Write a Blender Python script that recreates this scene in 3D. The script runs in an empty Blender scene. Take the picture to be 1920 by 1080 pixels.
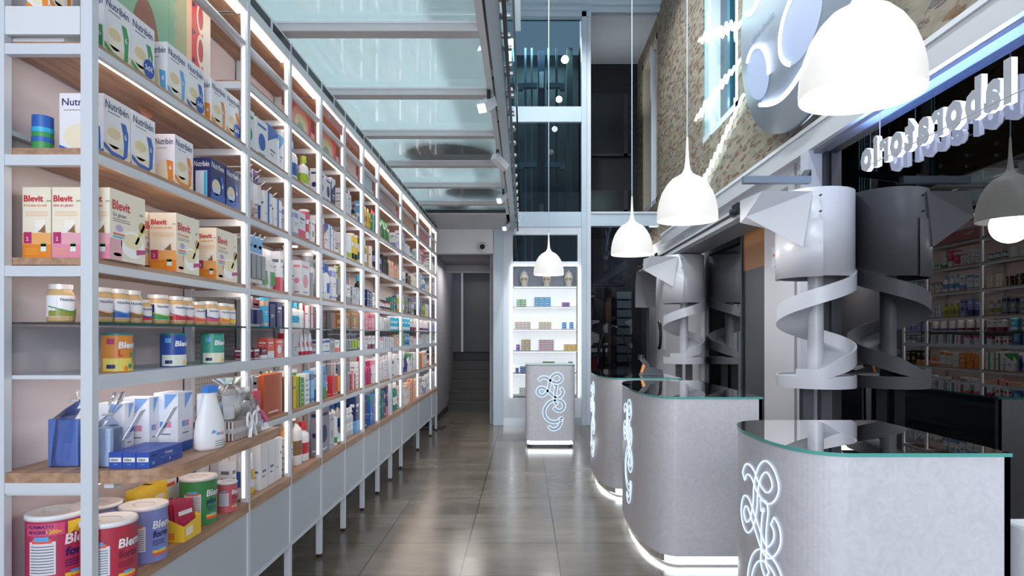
import bpy, math, random
from mathutils import Vector
R = random.Random(7)
PI = math.pi
scn = bpy.context.scene
COL = scn.collection

# ------------------------------------------------------------------ camera, world, exposure
cam_d = bpy.data.cameras.new('camera'); cam = bpy.data.objects.new('camera', cam_d); COL.objects.link(cam)
cam.location = (0, 0, 1.43); cam.rotation_euler = (PI/2, 0, 0)
cam_d.sensor_width = 36; cam_d.lens = 1200/1920*36
cam_d.shift_x = -23/1920; cam_d.shift_y = 87/1920
cam_d.clip_start = .05; cam_d.clip_end = 100
scn.camera = cam
w = bpy.data.worlds.new('world'); scn.world = w; w.use_nodes = True
w.node_tree.nodes['Background'].inputs[0].default_value = (.55, .68, .9, 1)
w.node_tree.nodes['Background'].inputs[1].default_value = .95
vs = scn.view_settings; vs.view_transform = 'Standard'; vs.look = 'None'; vs.gamma = 1; vs.exposure = 0.0; vs.use_curve_mapping = False

def area(name, loc, rot, sx, sy, power, col=(1, 1, 1)):
    d = bpy.data.lights.new(name, 'AREA'); d.shape = 'RECTANGLE'; d.size = sx; d.size_y = sy; d.energy = power; d.color = col
    o = bpy.data.objects.new(name, d); o.location = loc; o.rotation_euler = rot; COL.objects.link(o); return o
def spot(name, loc, target, power, ang=70, col=(1, .97, .92), r=.03):
    d = bpy.data.lights.new(name, 'SPOT'); d.energy = power; d.spot_size = math.radians(ang); d.spot_blend = .6; d.color = col; d.shadow_soft_size = r
    o = bpy.data.objects.new(name, d); o.location = loc
    o.rotation_euler = (Vector(target)-Vector(loc)).to_track_quat('-Z', 'Y').to_euler(); COL.objects.link(o); return o
def point(name, loc, power, r=.05, col=(1, 1, 1)):
    d = bpy.data.lights.new(name, 'POINT'); d.energy = power; d.shadow_soft_size = r; d.color = col
    o = bpy.data.objects.new(name, d); o.location = loc; COL.objects.link(o); return o
for _y in (.5, 2.5, 4.5, 6.5, 8.5): spot('atrium_downlight', (.75, _y, 6.5), (.75, _y, 0), 205, 150, (.88, .94, 1), .07)
area('mezzanine_ceiling_light', (-1.0, 5.0, 5.5), (0, 0, 0), .9, 8.0, 75, (.93, 1, .98))
area('rear_fill_light', (.3, -2.6, 2.2), (PI/2, 0, 0), 3.4, 2.8, 175, (.9, .95, 1))  # unseen fill added behind the camera to brighten counters and room
area('lift_shaft_light', (.3, 11.2, 6.4), (0, 0, 0), .9, .9, 38, (.85, .95, 1))
area('corridor_light', (-1.0, 11.0, 2.6), (0, 0, 0), .5, .6, 15, (1, .96, .92))
point('back_room_fill', (2.1, 10.5, 2.6), 60, .08)  # added fill, brightens the space behind the partition; no fixture
area('letter_halo_light', (2.115, 3.3, 2.62), (0, math.radians(180), 0), .02, 1.3, 9, (.25, .42, 1))
area('recess_fill', (1.6, 11.0, 5.3), (PI, 0, 0), .5, .5, 7, (.9, .95, 1))  # added fill aimed up to lighten the recess ceiling

# ------------------------------------------------------------------ materials
def lin(h):
    h = h.lstrip('#'); c = [int(h[i:i+2], 16)/255 for i in (0, 2, 4)]
    return tuple(x/12.92 if x <= .04045 else ((x+.055)/1.055)**2.4 for x in c)+(1,)
MATS = {}
def mat(name, col='#ffffff', rough=.5, metal=0, emit=0, ecol=None, spec=.5):
    if name in MATS: return MATS[name]
    m = bpy.data.materials.new(name); m.use_nodes = True
    b = m.node_tree.nodes['Principled BSDF']
    c = lin(col) if isinstance(col, str) else col
    b.inputs['Base Color'].default_value = c; b.inputs['Roughness'].default_value = rough; b.inputs['Metallic'].default_value = metal
    b.inputs['Specular IOR Level'].default_value = spec
    if emit:
        b.inputs['Emission Color'].default_value = lin(ecol) if ecol else c; b.inputs['Emission Strength'].default_value = emit
    m.diffuse_color = c
    MATS[name] = m; return m
def glassy(name, tint, refl, rough=0.0, grazing=True, fres=1.5):
    m = bpy.data.materials.new(name); m.use_nodes = True; nt = m.node_tree; N = nt.nodes; N.clear()
    out = N.new('ShaderNodeOutputMaterial'); mx = N.new('ShaderNodeMixShader'); tr = N.new('ShaderNodeBsdfTransparent'); gl = N.new('ShaderNodeBsdfGlossy')
    tr.inputs[0].default_value = lin(tint); gl.inputs['Roughness'].default_value = rough; gl.inputs[0].default_value = (1, 1, 1, 1)
    fr = N.new('ShaderNodeFresnel'); fr.inputs[0].default_value = fres
    ad = N.new('ShaderNodeMath'); ad.operation = 'MULTIPLY_ADD'; ad.inputs[1].default_value = 1.0; ad.inputs[2].default_value = refl; ad.use_clamp = True
    nt.links.new(fr.outputs[0], ad.inputs[0]); nt.links.new(ad.outputs[0], mx.inputs[0])
    nt.links.new(tr.outputs[0], mx.inputs[1]); nt.links.new(gl.outputs[0], mx.inputs[2]); nt.links.new(mx.outputs[0], out.inputs[0])
    MATS[name] = m; return m
def nodes(m): return m.node_tree.nodes, m.node_tree.links
def objcoord(N, L, scale, rot=(0, 0, 0)):
    t = N.new('ShaderNodeTexCoord'); mp = N.new('ShaderNodeMapping'); mp.inputs['Scale'].default_value = scale; mp.inputs['Rotation'].default_value = rot
    L.new(t.outputs['Object'], mp.inputs[0]); return mp
def ramp(N, stops):
    r = N.new('ShaderNodeValToRGB'); e = r.color_ramp.elements
    e[0].position = stops[0][0]; e[0].color = lin(stops[0][1]); e[1].position = stops[-1][0]; e[1].color = lin(stops[-1][1])
    for p, c in stops[1:-1]:
        x = e.new(p); x.color = lin(c)
    return r

white = mat('white_metal', '#cfd4dc', .35)
whitew = mat('white_paint', '#d9dbe0', .6)
ceilm = mat('ceiling_paint', '#d5dbe2', .7)
beamm = mat('beam_paint', '#c3c3c6', .5)
bluew = mat('pale_steel_frame', '#b9c8d4', .35)
greyp = mat('grey_plaster', '#98979c', .7)
fasc = mat('fascia_panel', '#c2c2c6', .5)
darkw = mat('dark_panel', '#26262b', .35)
blackm = mat('black_plastic', '#0d0e11', .4)
blackr = mat('black_rubber', '#131315', .6)
chrome = mat('brushed_steel', '#a9adb3', .28, .9)
darkst = mat('dark_steel', '#3a3d42', .4, .6)
chutem = mat('chute_enamel', '#bfc0c7', .34)
wallm = mat('wall_white', '#d8d6da', .7)
led = mat('led_strip_light', '#ffffff', .5, 0, 8, '#ffeede')
ledc = mat('led_cool_light', '#ffffff', .5, 0, 7, '#f4fbff')
ledsh = mat('niche_glow', '#ffffff', .5, 0, .45, '#f4fbff')
neon = mat('neon_white', '#ffffff', .5, 0, 6, '#d8fbff')
neonb = mat('outline_light', '#cfe6ff', .5, 0, 1.0, '#cfe4ff')
ribbon = mat('pale_blue_inlay', '#b9c6d6', .3)
lampm = mat('opal_glass_shade', '#a8a8a8', .35, 0, .64, '#fffdf8')
lampi = mat('opal_glass_inside', '#707070', .4, 0, .78, '#fffaf3')
cable = mat('pale_cable', '#93a5b3', .4)
haloe = mat('halo_light', '#ffffff', .5, 0, 3.2, '#c9d6ff')
letterf = mat('letter_face', '#9a9ca4', .5)
glassy('clear_glass', '#eaf4f2', .02)
glassy('lab_glass', '#9aa0aa', .05)
glassy('partition_glass', '#b0b6bd', .0, fres=1.25)
glassy('lift_glass', '#a9babe', .0, fres=1.35)
glassy('rail_glass', '#b8d8dc', .05)
glassy('table_glass', '#b5c6c8', .10)
glassy('cellophane', '#f8fafd', .03, .08)
teal_edge = mat('glass_edge', '#1e5450', .15)
teal_light = mat('glass_edge_light', '#58a79d', .15)

# wood
m = mat('oak_wood', '#b08d70', .45); N, L = nodes(m); mp = objcoord(N, L, (14, 1.2, 14))
n = N.new('ShaderNodeTexNoise'); n.inputs['Scale'].default_value = 3; n.inputs['Detail'].default_value = 8; L.new(mp.outputs[0], n.inputs['Vector'])
r = ramp(N, [(.3, '#94715a'), (.55, '#b08c72'), (.75, '#bf9c82')]); L.new(n.outputs[0], r.inputs[0]); L.new(r.outputs[0], N['Principled BSDF'].inputs['Base Color'])
# floor tiles
m = mat('floor_tile', '#5e5b57', .13); N, L = nodes(m); t = N.new('ShaderNodeTexCoord'); mp = N.new('ShaderNodeMapping')
mp.inputs['Location'].default_value = (-.218, -.19, 0); L.new(t.outputs['Object'], mp.inputs[0])
bk = N.new('ShaderNodeTexBrick'); bk.offset = 0; bk.squash = 1; bk.inputs['Scale'].default_value = 1
bk.inputs['Brick Width'].default_value = .6; bk.inputs['Row Height'].default_value = .6; bk.inputs['Mortar Size'].default_value = .0045; bk.inputs['Mortar Smooth'].default_value = 0
bk.inputs['Color1'].default_value = lin('#968f86'); bk.inputs['Color2'].default_value = lin('#827c74'); bk.inputs['Mortar'].default_value = lin('#45423d')
L.new(mp.outputs[0], bk.inputs['Vector'])
n = N.new('ShaderNodeTexNoise'); n.inputs['Scale'].default_value = 1.7; n.inputs['Detail'].default_value = 9; n.inputs['Roughness'].default_value = .65
mp2 = objcoord(N, L, (.7, 2.2, 1)); L.new(mp2.outputs[0], n.inputs['Vector'])
r = ramp(N, [(.3, '#a5a19b'), (.55, '#c8c3bb'), (.72, '#ded6cc')]); L.new(n.outputs[0], r.inputs[0])
mx = N.new('ShaderNodeMix'); mx.data_type = 'RGBA'; mx.blend_type = 'MULTIPLY'; mx.inputs[0].default_value = 1
L.new(bk.outputs[0], mx.inputs[6]); L.new(r.outputs[0], mx.inputs[7]); L.new(mx.outputs[2], N['Principled BSDF'].inputs['Base Color'])
rr = N.new('ShaderNodeMapRange'); rr.inputs[3].default_value = .10; rr.inputs[4].default_value = .30; L.new(n.outputs[0], rr.inputs[0]); L.new(rr.outputs[0], N['Principled BSDF'].inputs['Roughness'])
# rubble wall
m = mat('rubble_stone', '#a39a88', .85); N, L = nodes(m); mp = objcoord(N, L, (1, 2.6, 8.5), (math.radians(0), 0, 0))
nd = N.new('ShaderNodeTexNoise'); nd.inputs['Scale'].default_value = 5; L.new(mp.outputs[0], nd.inputs['Vector']); va = N.new('ShaderNodeVectorMath'); va.operation = 'MULTIPLY_ADD'; va.inputs[1].default_value = (.5, .5, .5); L.new(nd.outputs['Color'], va.inputs[0]); L.new(mp.outputs[0], va.inputs[2])
v = N.new('ShaderNodeTexVoronoi'); v.inputs['Scale'].default_value = 2.6; L.new(va.outputs[0], v.inputs['Vector']); v.inputs['Randomness'].default_value = 1
n = N.new('ShaderNodeTexNoise'); n.inputs['Scale'].default_value = 2.2; n.inputs['Detail'].default_value = 6; L.new(mp.outputs[0], n.inputs['Vector'])
L.new(n.outputs['Color'], mp.inputs['Location']) if False else None
sep = N.new('ShaderNodeSeparateColor'); L.new(v.outputs['Color'], sep.inputs[0])
rc = ramp(N, [(0, '#683e2a'), (.25, '#745a40'), (.5, '#63656a'), (.7, '#7c6248'), (1, '#5c4232')]); L.new(sep.outputs[0], rc.inputs[0])
thr = ramp(N, [(.34, '#ffffff'), (.46, '#000000')]); L.new(v.outputs['Distance'], thr.inputs[0])
sel = N.new('ShaderNodeMath'); sel.operation = 'GREATER_THAN'; sel.inputs[1].default_value = .12; L.new(sep.outputs[1], sel.inputs[0])
mu = N.new('ShaderNodeMath'); mu.operation = 'MULTIPLY'; L.new(thr.outputs[0], mu.inputs[0]); L.new(sel.outputs[0], mu.inputs[1])
rn = ramp(N, [(.3, '#746b5e'), (.7, '#948a78')]); L.new(n.outputs[0], rn.inputs[0])
mx = N.new('ShaderNodeMix'); mx.data_type = 'RGBA'; L.new(mu.outputs[0], mx.inputs[0]); L.new(rn.outputs[0], mx.inputs[6]); L.new(rc.outputs[0], mx.inputs[7])
L.new(mx.outputs[2], N['Principled BSDF'].inputs['Base Color'])
bp = N.new('ShaderNodeBump'); bp.inputs['Strength'].default_value = .6; bp.inputs['Distance'].default_value = .02; L.new(mu.outputs[0], bp.inputs['Height']); L.new(bp.outputs[0], N['Principled BSDF'].inputs['Normal'])
# counter cladding: satin brushed grey
m = mat('counter_cladding', '#a3a0a3', .3, .0); N, L = nodes(m); mp = objcoord(N, L, (3, 3, 3))
n0 = N.new('ShaderNodeTexNoise'); n0.inputs['Scale'].default_value = 2; n0.inputs['Detail'].default_value = 3; L.new(mp.outputs[0], n0.inputs['Vector'])
n = N.new('ShaderNodeTexNoise'); n.inputs['Scale'].default_value = 5; n.inputs['Detail'].default_value = 8; n.inputs['Distortion'].default_value = 2.6; L.new(mp.outputs[0], n.inputs['Vector'])
r = ramp(N, [(.3, '#c9c7cc'), (.7, '#d3d2d8')]); L.new(n.outputs[0], r.inputs[0]); L.new(r.outputs[0], N['Principled BSDF'].inputs['Base Color'])
rr = N.new('ShaderNodeMapRange'); rr.inputs[3].default_value = .24; rr.inputs[4].default_value = .42; L.new(n.outputs[0], rr.inputs[0]); L.new(rr.outputs[0], N['Principled BSDF'].inputs['Roughness'])
# pegboard
m = mat('pegboard', '#b9bac0', .5); N, L = nodes(m); t = N.new('ShaderNodeTexCoord'); mp = N.new('ShaderNodeMapping'); mp.inputs['Scale'].default_value = (0, 1/.026, 1/.026); L.new(t.outputs['Object'], mp.inputs[0])
fr = N.new('ShaderNodeVectorMath'); fr.operation = 'FRACTION'; L.new(mp.outputs[0], fr.inputs[0])
sb = N.new('ShaderNodeVectorMath'); sb.operation = 'DISTANCE'; sb.inputs[1].default_value = (0, .5, .5); L.new(fr.outputs[0], sb.inputs[0])
r = ramp(N, [(.13, '#3a3c44'), (.17, '#b9bac0')]); L.new(sb.outputs['Value'], r.inputs[0]); L.new(r.outputs[0], N['Principled BSDF'].inputs['Base Color'])
# basket weave
m = mat('striped_weave', '#d8cfc8', .7); N, L = nodes(m); mp = objcoord(N, L, (80, 80, 0))
wv = N.new('ShaderNodeTexWave'); wv.wave_type = 'BANDS'; wv.bands_direction = 'DIAGONAL'; wv.inputs['Scale'].default_value = .55; L.new(mp.outputs[0], wv.inputs['Vector'])
r = ramp(N, [(.35, '#5a4648'), (.5, '#e4dcd8')]); L.new(wv.outputs[0], r.inputs[0]); L.new(r.outputs[0], N['Principled BSDF'].inputs['Base Color'])

PAL = dict(white='#e9e9ee', cream='#efe6d4', blue='#2f62b8', navy='#1d2a66', sky='#62a8dd', cyan='#35b5dd', teal='#1f8078', green='#3f9a55', lime='#a8c03a',
           red='#c8303c', coral='#e8604c', pink='#e58fa6', magenta='#b8306f', orange='#e8892f', amber='#d9a05a', yellow='#efc63a', purple='#6b4a9c', lilac='#8f96d2',
           grey='#8d9098', lightgrey='#c3c5cc', black='#18191d', brown='#8f6a42', burgundy='#7a2440', rust='#b8542a', olive='#8c8f3a', peach='#f0b89a', rose='#d9566f', text='#6b6f80', steel='#9ba0a8')
PAPER = {}
def pm(c):
    if c in MATS: return MATS[c]
    return mat('paper_'+c, PAL.get(c, c), .4)

# ------------------------------------------------------------------ mesh builder
_tc = {}
def textmesh(s, bold=0.0):
    k = (s, bold)
    if k not in _tc:
        cu = bpy.data.curves.new('tmp', 'FONT'); cu.body = s; cu.size = 1; cu.resolution_u = 2; cu.offset = bold
        o = bpy.data.objects.new('tmp', cu); COL.objects.link(o)
        dg = bpy.context.evaluated_depsgraph_get(); me = bpy.data.meshes.new_from_object(o.evaluated_get(dg))
        vs_ = [(v.co.x, v.co.y) for v in me.vertices]; fs = [tuple(p.vertices) for p in me.polygons]
        bpy.data.objects.remove(o); bpy.data.curves.remove(cu); bpy.data.meshes.remove(me)
        x0 = min(v[0] for v in vs_); x1 = max(v[0] for v in vs_)
        _tc[k] = ([(v[0]-x0, v[1]) for v in vs_], fs, x1-x0)
    return _tc[k]
class MB:
    def __init__(s): s.v = []; s.f = []; s.m = []; s.sm = []; s.mats = []
    def mi(s, m):
        m = m if not isinstance(m, str) else pm(m)
        if m not in s.mats: s.mats.append(m)
        return s.mats.index(m)
    def add(s, vs_, fs, m, smooth=False):
        o = len(s.v); s.v += [tuple(v) for v in vs_]; i = s.mi(m)
        for f in fs: s.f.append(tuple(o+k for k in f)); s.m.append(i); s.sm.append(smooth)
        return s
    def box(s, x0, x1, y0, y1, z0, z1, m):
        return s.add([(x0,y0,z0),(x1,y0,z0),(x1,y1,z0),(x0,y1,z0),(x0,y0,z1),(x1,y0,z1),(x1,y1,z1),(x0,y1,z1)],
                     [(0,3,2,1),(4,5,6,7),(0,1,5,4),(1,2,6,5),(2,3,7,6),(3,0,4,7)], m)
    def obox(s, p, q, wd, ht, m):   # box along p->q
        p = Vector(p); q = Vector(q); d = (q-p).normalized(); up = Vector((0,0,1)) if abs(d.z) < .95 else Vector((1,0,0))
        a = d.cross(up).normalized()*wd/2; b = a.cross(d).normalized()*ht/2
        vs_ = [p-a-b, p+a-b, p+a+b, p-a+b, q-a-b, q+a-b, q+a+b, q-a+b]
        return s.add(vs_, [(0,1,2,3),(7,6,5,4),(0,4,5,1),(1,5,6,2),(2,6,7,3),(3,7,4,0)], m)
    def lathe(s, prof, m, seg=20, c=(0,0,0), sx=1, sy=1, a0=0, a1=2*PI, axis='z'):
        full = abs(a1-a0-2*PI) < 1e-6; n = seg if full else seg+1; vs_ = []; fs = []
        for (r_, z_) in prof:
            for k in range(n):
                a = a0+(a1-a0)*k/seg; x, y, z = r_*math.cos(a)*sx, r_*math.sin(a)*sy, z_
                if axis == 'y': x, y, z = x, z, y
                if axis == 'x': x, y, z = z, x, y
                vs_.append((c[0]+x, c[1]+y, c[2]+z))
        for i in range(len(prof)-1):
            for k in range(seg):
                k2 = (k+1) % n if full else k+1
                fs.append((i*n+k, i*n+k2, (i+1)*n+k2, (i+1)*n+k))
        return s.add(vs_, fs, m, True)
    def cyl(s, r_, z0, z1, m, c=(0,0,0), seg=20, axis='z', r2=None):
        r2 = r_ if r2 is None else r2
        s.lathe([(r_, z0), (r2, z1)], m, seg, c, axis=axis)
        for (rr_, zz) in ((r_, z0), (r2, z1)):
            vs_ = []
            for k in range(seg):
                a = 2*PI*k/seg; x, y, z = rr_*math.cos(a), rr_*math.sin(a), zz
                if axis == 'y': x, y, z = x, z, y
                if axis == 'x': x, y, z = z, x, y
                vs_.append((c[0]+x, c[1]+y, c[2]+z))
            s.add(vs_, [tuple(range(seg))], m)
        return s
    def tube(s, pts, r_, m, seg=8, closed=False):
        P = [Vector(p) for p in pts]; n = len(P); vs_ = []; fs = []; pa = None
        for i in range(n):
            d = (P[(i+1) % n]-P[i-1]) if closed else (P[min(i+1, n-1)]-P[max(i-1, 0)])
            d.normalize()
            if pa is None: pa = d.cross(Vector((0,0,1))); pa = pa if pa.length > .1 else d.cross(Vector((1,0,0)))
            a = (pa-d*pa.dot(d)).normalized(); b = d.cross(a); pa = a
            for k in range(seg): t = 2*PI*k/seg; vs_.append(P[i]+a*r_*math.cos(t)+b*r_*math.sin(t))
        for i in range(n if closed else n-1):
            j = (i+1) % n
            for k in range(seg): k2 = (k+1) % seg; fs.append((i*seg+k, i*seg+k2, j*seg+k2, j*seg+k))
        if not closed: fs += [tuple(range(seg)), tuple((n-1)*seg+k for k in range(seg))]
        return s.add(vs_, fs, m, True)
    def prism(s, out, z0, z1, m, mt=None, smooth=False):
        n = len(out); vs_ = [(x, y, z0) for x, y in out]+[(x, y, z1) for x, y in out]
        s.add(vs_, [(k, (k+1) % n, n+(k+1) % n, n+k) for k in range(n)], m, smooth)
        s.add(vs_, [tuple(range(n))[::-1], tuple(range(n, 2*n))], mt or m); return s
    def shape(s, fn, pts, m, smooth=False):      # 2-D polygon mapped by fn(u,v)
        return s.add([fn(u, v) for u, v in pts], [tuple(range(len(pts)))], m, smooth)
    def rect(s, fn, u0, v0, u1, v1, m, n=1):
        for k in range(n):
            a = u0+(u1-u0)*k/n; b = u0+(u1-u0)*(k+1)/n
            s.shape(fn, [(a, v0), (b, v0), (b, v1), (a, v1)], m)
        return s
    def disc(s, fn, u, v, r_, m, ry=None, seg=16):
        ry = ry or r_
        return s.shape(fn, [(u+r_*math.cos(2*PI*k/seg), v+ry*math.sin(2*PI*k/seg)) for k in range(seg)], m)
    def text(s, fn, st, u, v, size, m, bold=.012, maxw=None, center=False, slant=0):
        vs_, fs, wd = textmesh(st, bold); k = size*1.35; kx = k
        if maxw and wd*k > maxw: kx = maxw/wd
        if center: u = u-wd*kx/2
        return s.add([fn(u+x*kx+y*k*slant, v+y*k) for x, y in vs_], fs, m)
    def build(s, name, parent=None, loc=None, bevel=0, smooth_all=False):
        me = s.mesh(name)
        o = bpy.data.objects.new(name, me); COL.objects.link(o)
        if parent: o.parent = parent
        if loc: o.location = loc
        if bevel:
            b = o.modifiers.new('bevel', 'BEVEL'); b.width = bevel; b.segments = 2; b.limit_method = 'ANGLE'; b.angle_limit = math.radians(40)
        return o
    def mesh(s, name):
        me = bpy.data.meshes.new(name); me.from_pydata(s.v, [], s.f)
        for mm in s.mats: me.materials.append(mm)
        me.polygons.foreach_set('material_index', s.m); me.polygons.foreach_set('use_smooth', s.sm); me.update(); return me
def tag(o, label, cat, group=None, kind=None):
    if label: o['label'] = label
    if cat: o['category'] = cat
    if group: o['group'] = group
    if kind: o['kind'] = kind
    return o
def empty(name, loc, label, cat, group=None, rz=0):
    o = bpy.data.objects.new(name, None); o.empty_display_size = .05; o.location = loc; o.rotation_euler = (0, 0, rz); COL.objects.link(o)
    return tag(o, label, cat, group)
def struct(name, mb, label=None):
    o = mb.build(name); o['kind'] = 'structure'
    if label: o['label'] = label
    return o

# ------------------------------------------------------------------ setting
XS = -1.30               # aisle face of the shelving
XR = 2.17                # glazing on the right
XB = 2.12                # rubble wall
struct('floor', MB().box(-1.9, 6.0, -3, 14.5, -.1, 0, MATS['floor_tile']))
struct('wall_left', MB().box(-1.76, -1.64, -3, 10.05, 0, 6.6, wallm))
struct('ceiling', MB().box(-1.64, XB+.2, -3, 10.3, 6.6, 6.75, ceilm).box(-.1, XB, 10.0, 10.08, 6.5, 6.6, bluew).box(-.1, XB, 9.9, 10.0, 6.56, 6.6, bluew))
# mezzanine ceiling above
struct('ceiling_upper', MB().box(-1.64, -.05, -3, 8.8, 5.6, 5.65, mat('upper_ceiling', '#dbe4e6', .7)))
# far wall, left portion: bulkhead over stair opening
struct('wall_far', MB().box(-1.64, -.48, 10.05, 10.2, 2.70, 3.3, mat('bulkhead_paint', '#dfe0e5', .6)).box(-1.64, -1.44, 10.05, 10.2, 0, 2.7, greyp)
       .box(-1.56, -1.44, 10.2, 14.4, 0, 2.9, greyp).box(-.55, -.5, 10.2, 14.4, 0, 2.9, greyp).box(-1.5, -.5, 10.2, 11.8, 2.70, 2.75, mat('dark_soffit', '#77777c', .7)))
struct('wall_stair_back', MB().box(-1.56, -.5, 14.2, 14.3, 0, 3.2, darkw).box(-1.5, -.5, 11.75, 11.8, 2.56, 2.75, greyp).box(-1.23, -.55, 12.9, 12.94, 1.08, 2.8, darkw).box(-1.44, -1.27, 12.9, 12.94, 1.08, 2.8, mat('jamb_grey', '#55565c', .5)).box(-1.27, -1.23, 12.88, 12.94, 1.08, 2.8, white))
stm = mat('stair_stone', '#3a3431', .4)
st = MB()
for i in range(6):
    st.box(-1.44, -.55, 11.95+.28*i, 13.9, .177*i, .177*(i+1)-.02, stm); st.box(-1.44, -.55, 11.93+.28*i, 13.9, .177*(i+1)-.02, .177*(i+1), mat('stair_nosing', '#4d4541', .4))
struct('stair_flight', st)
struct('baseboard_left', MB().box(-1.44, -1.42, 10.2, 11.95, 0, .1, darkst).box(-1.64, -1.44, 10.0, 10.05, 0, .12, darkst))
# slab edge ceiling behind the glass floor
struct('ceiling_mezzanine', MB().box(-1.64, -.2, 8.80, 10.05, 3.08, 3.3, mat('soffit_grey', '#c8cbcd', .6)).box(-1.64, -.2, 8.76, 8.80, 3.10, 3.3, darkst))

# glass floor: beams, panes, edge beam
mz = empty('mezzanine_floor', (-.9, 5, 3.08), 'glazed mezzanine floor on white steel beams above the product shelves', 'mezzanine floor')
for Y in [1.75, 2.64, 3.53, 4.46, 5.37, 6.31, 7.21, 8.18]:
    MB().box(-1.62, -.25, Y-.05, Y+.04, 3.08, 3.13, beamm).box(-1.62, -.25, Y-.055, Y-.05, 3.12, 3.135, whitew).build('beam', mz, (.9, -5, -3.08), bevel=.003)
mgl = glassy('frosted_floor_glass', '#dbe5e7', .10, .02)
N, L = nodes(mgl)
df = N.new('ShaderNodeBsdfTranslucent'); df.inputs[0].default_value = lin('#d2dee0'); dd = N.new('ShaderNodeBsdfDiffuse'); dd.inputs[0].default_value = lin('#c6d5d8')
mm = N.new('ShaderNodeMixShader'); mm.inputs[0].default_value = .35; L.new(df.outputs[0], mm.inputs[1]); L.new(dd.outputs[0], mm.inputs[2])
m2 = N.new('ShaderNodeMixShader'); m2.inputs[0].default_value = .42; out = [x for x in N if x.type == 'OUTPUT_MATERIAL'][0]; old = out.inputs[0].links[0].from_socket
L.new(old, m2.inputs[1]); L.new(mm.outputs[0], m2.inputs[2]); L.new(m2.outputs[0], out.inputs[0])
ys = [.8, 1.75, 2.64, 3.53, 4.46, 5.37, 6.31, 7.21, 8.18, 8.78]
for a, b in zip(ys, ys[1:]):
    MB().box(-1.62, -.25, a+.004, b-.004, 3.135, 3.155, mgl).build('glass_pane', mz, (.9, -5, -3.08))
eb = MB().box(-.25, -.21, .8, 9.9, 3.08, 3.28, whitew).box(-.21, -.195, .8, 9.9, 3.10, 3.28, whitew).box(-.195, -.13, .8, 9.9, 3.07, 3.28, bluew)
eb.build('edge_beam', mz, (.9, -5, -3.08))
tk = MB()
for a, b in ((.8, 4.0), (4.15, 4.75), (5.0, 6.4), (6.6, 8.2), (8.35, 9.5)): tk.box(-.209, -.196, a, b, 3.084, 3.10, blackm)
tk.build('track_slot', mz, (.9, -5, -3.08))
# glass balustrade with clamps
gb = empty('glass_balustrade', (-.10, 5, 3.05), 'glass balustrade bolted along the mezzanine edge beam', 'balustrade')
for k in range(6):
    MB().box(-.008, .008, -4+k*1.5, -4+k*1.5+1.48, 0, 1.15, MATS['rail_glass']).build('glass_pane', gb)
MB().box(-.011, .011, -4.1, 5.0, -.008, 0, blackm).build('edge_seal', gb)
for k in range(22):
    for z in (.06, .17):
        MB().cyl(.017, -.05, .022, chrome, (0, 0, 0), 10, 'x').build('clamp_bolt', gb, (0, -3.8+k*.40, z))
MB().tube([(0, -4.1, 1.17), (0, 5.0, 1.17)], .02, chrome).build('handrail', gb)
# track spotlights
for k, (Y, tgt, desc) in enumerate([(4.35, (-1.3, 4.9, 1.2), 'third from the far end'), (5.75, (-1.3, 6.0, 1.2), 'second from the far end, tilted'), (7.3, (-1.3, 7.6, 1.2), 'nearest to the middle beams'), (9.2, (-.9, 9.9, 1.6), 'farthest, near the stair opening')]):
    lab = ['white track spotlight on the mezzanine edge, first and nearest', 'white track spotlight on the mezzanine edge, second, tilted and side-on', 'white track spotlight on the mezzanine edge, third, shining bright', 'white track spotlight on the mezzanine edge, farthest by the stair opening'][k]
    t = empty('track_spotlight', (-.24, Y, 3.05), lab, 'spotlight', 'track spotlights')
    d = (Vector(tgt)-Vector((-.24, Y, 3.0))).normalized()
    d = Vector((-.35, -.75, -.55)).normalized() if k in (0, 2, 3) else Vector((.5, .6, -.4)).normalized()
    p = Vector((.0, 0, -.05)); q = p+d*.12
    MB().obox(p-d*.05, q, .065, .065, whitew).build('lamp_head', t)
    MB().obox(q, q+d*.003, .05, .05, ledc if k in (0, 2, 3) else blackm).build('lens', t)
    MB().box(-.012, .012, -.04, .04, -.03, .045, blackm).build('mount', t)
    spot('track_spot_beam', tuple(Vector((-.24, Y, 2.95))), tgt, 22)

# upstairs furniture seen through the glass
for (x, y, r_, c, lab) in [(-.72, 6.15, .42, darkst, 'round dark table base standing on the glass floor upstairs'), (-.62, 7.75, .33, mat('blue_seat', '#2f4e80', .5), 'blue round pouf standing on the glass floor upstairs'),
                      (-.95, 8.5, .22, mat('green_pot', '#4d8a80', .5), 'green round pot standing on the glass floor upstairs')]:
    o = MB().cyl(r_, 0, .06, c).cyl(r_*.18, .06, .5, c).cyl(r_*.8, .5, .55, c).build('round_table' if 'table' in lab else 'pouf' if 'pouf' in lab else 'plant_pot', None, (x, y, 3.156)); tag(o, lab, lab.split()[2] if 'table' in lab else ('pouf' if 'pouf' in lab else 'pot'))
for k, (x, y) in enumerate([(-1.18, 3.9), (-1.2, 5.0), (-1.12, 5.9), (-1.1, 6.9), (-1.05, 7.7)]):
    o = MB().cyl(.045, -.28, 0, mat('lamp_body_teal', '#44706c', .5)).cyl(.03, -.285, -.28, ledc).build('ceiling_light', None, (x+.05, y, 5.6)); point('upper_floor_lamp', (x+.22, y+.1, 5.42), 13, .06, (.96, 1, .99))
    tag(o, ['cylinder lamp on the upper ceiling, nearest, seen through the glass floor', 'cylinder lamp on the upper ceiling, second from the front', 'cylinder lamp on the upper ceiling, middle one of five', 'cylinder lamp on the upper ceiling, fourth from the front', 'cylinder lamp on the upper ceiling, farthest from the front'][k], 'ceiling light', 'lamps over the glass floor')

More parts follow.
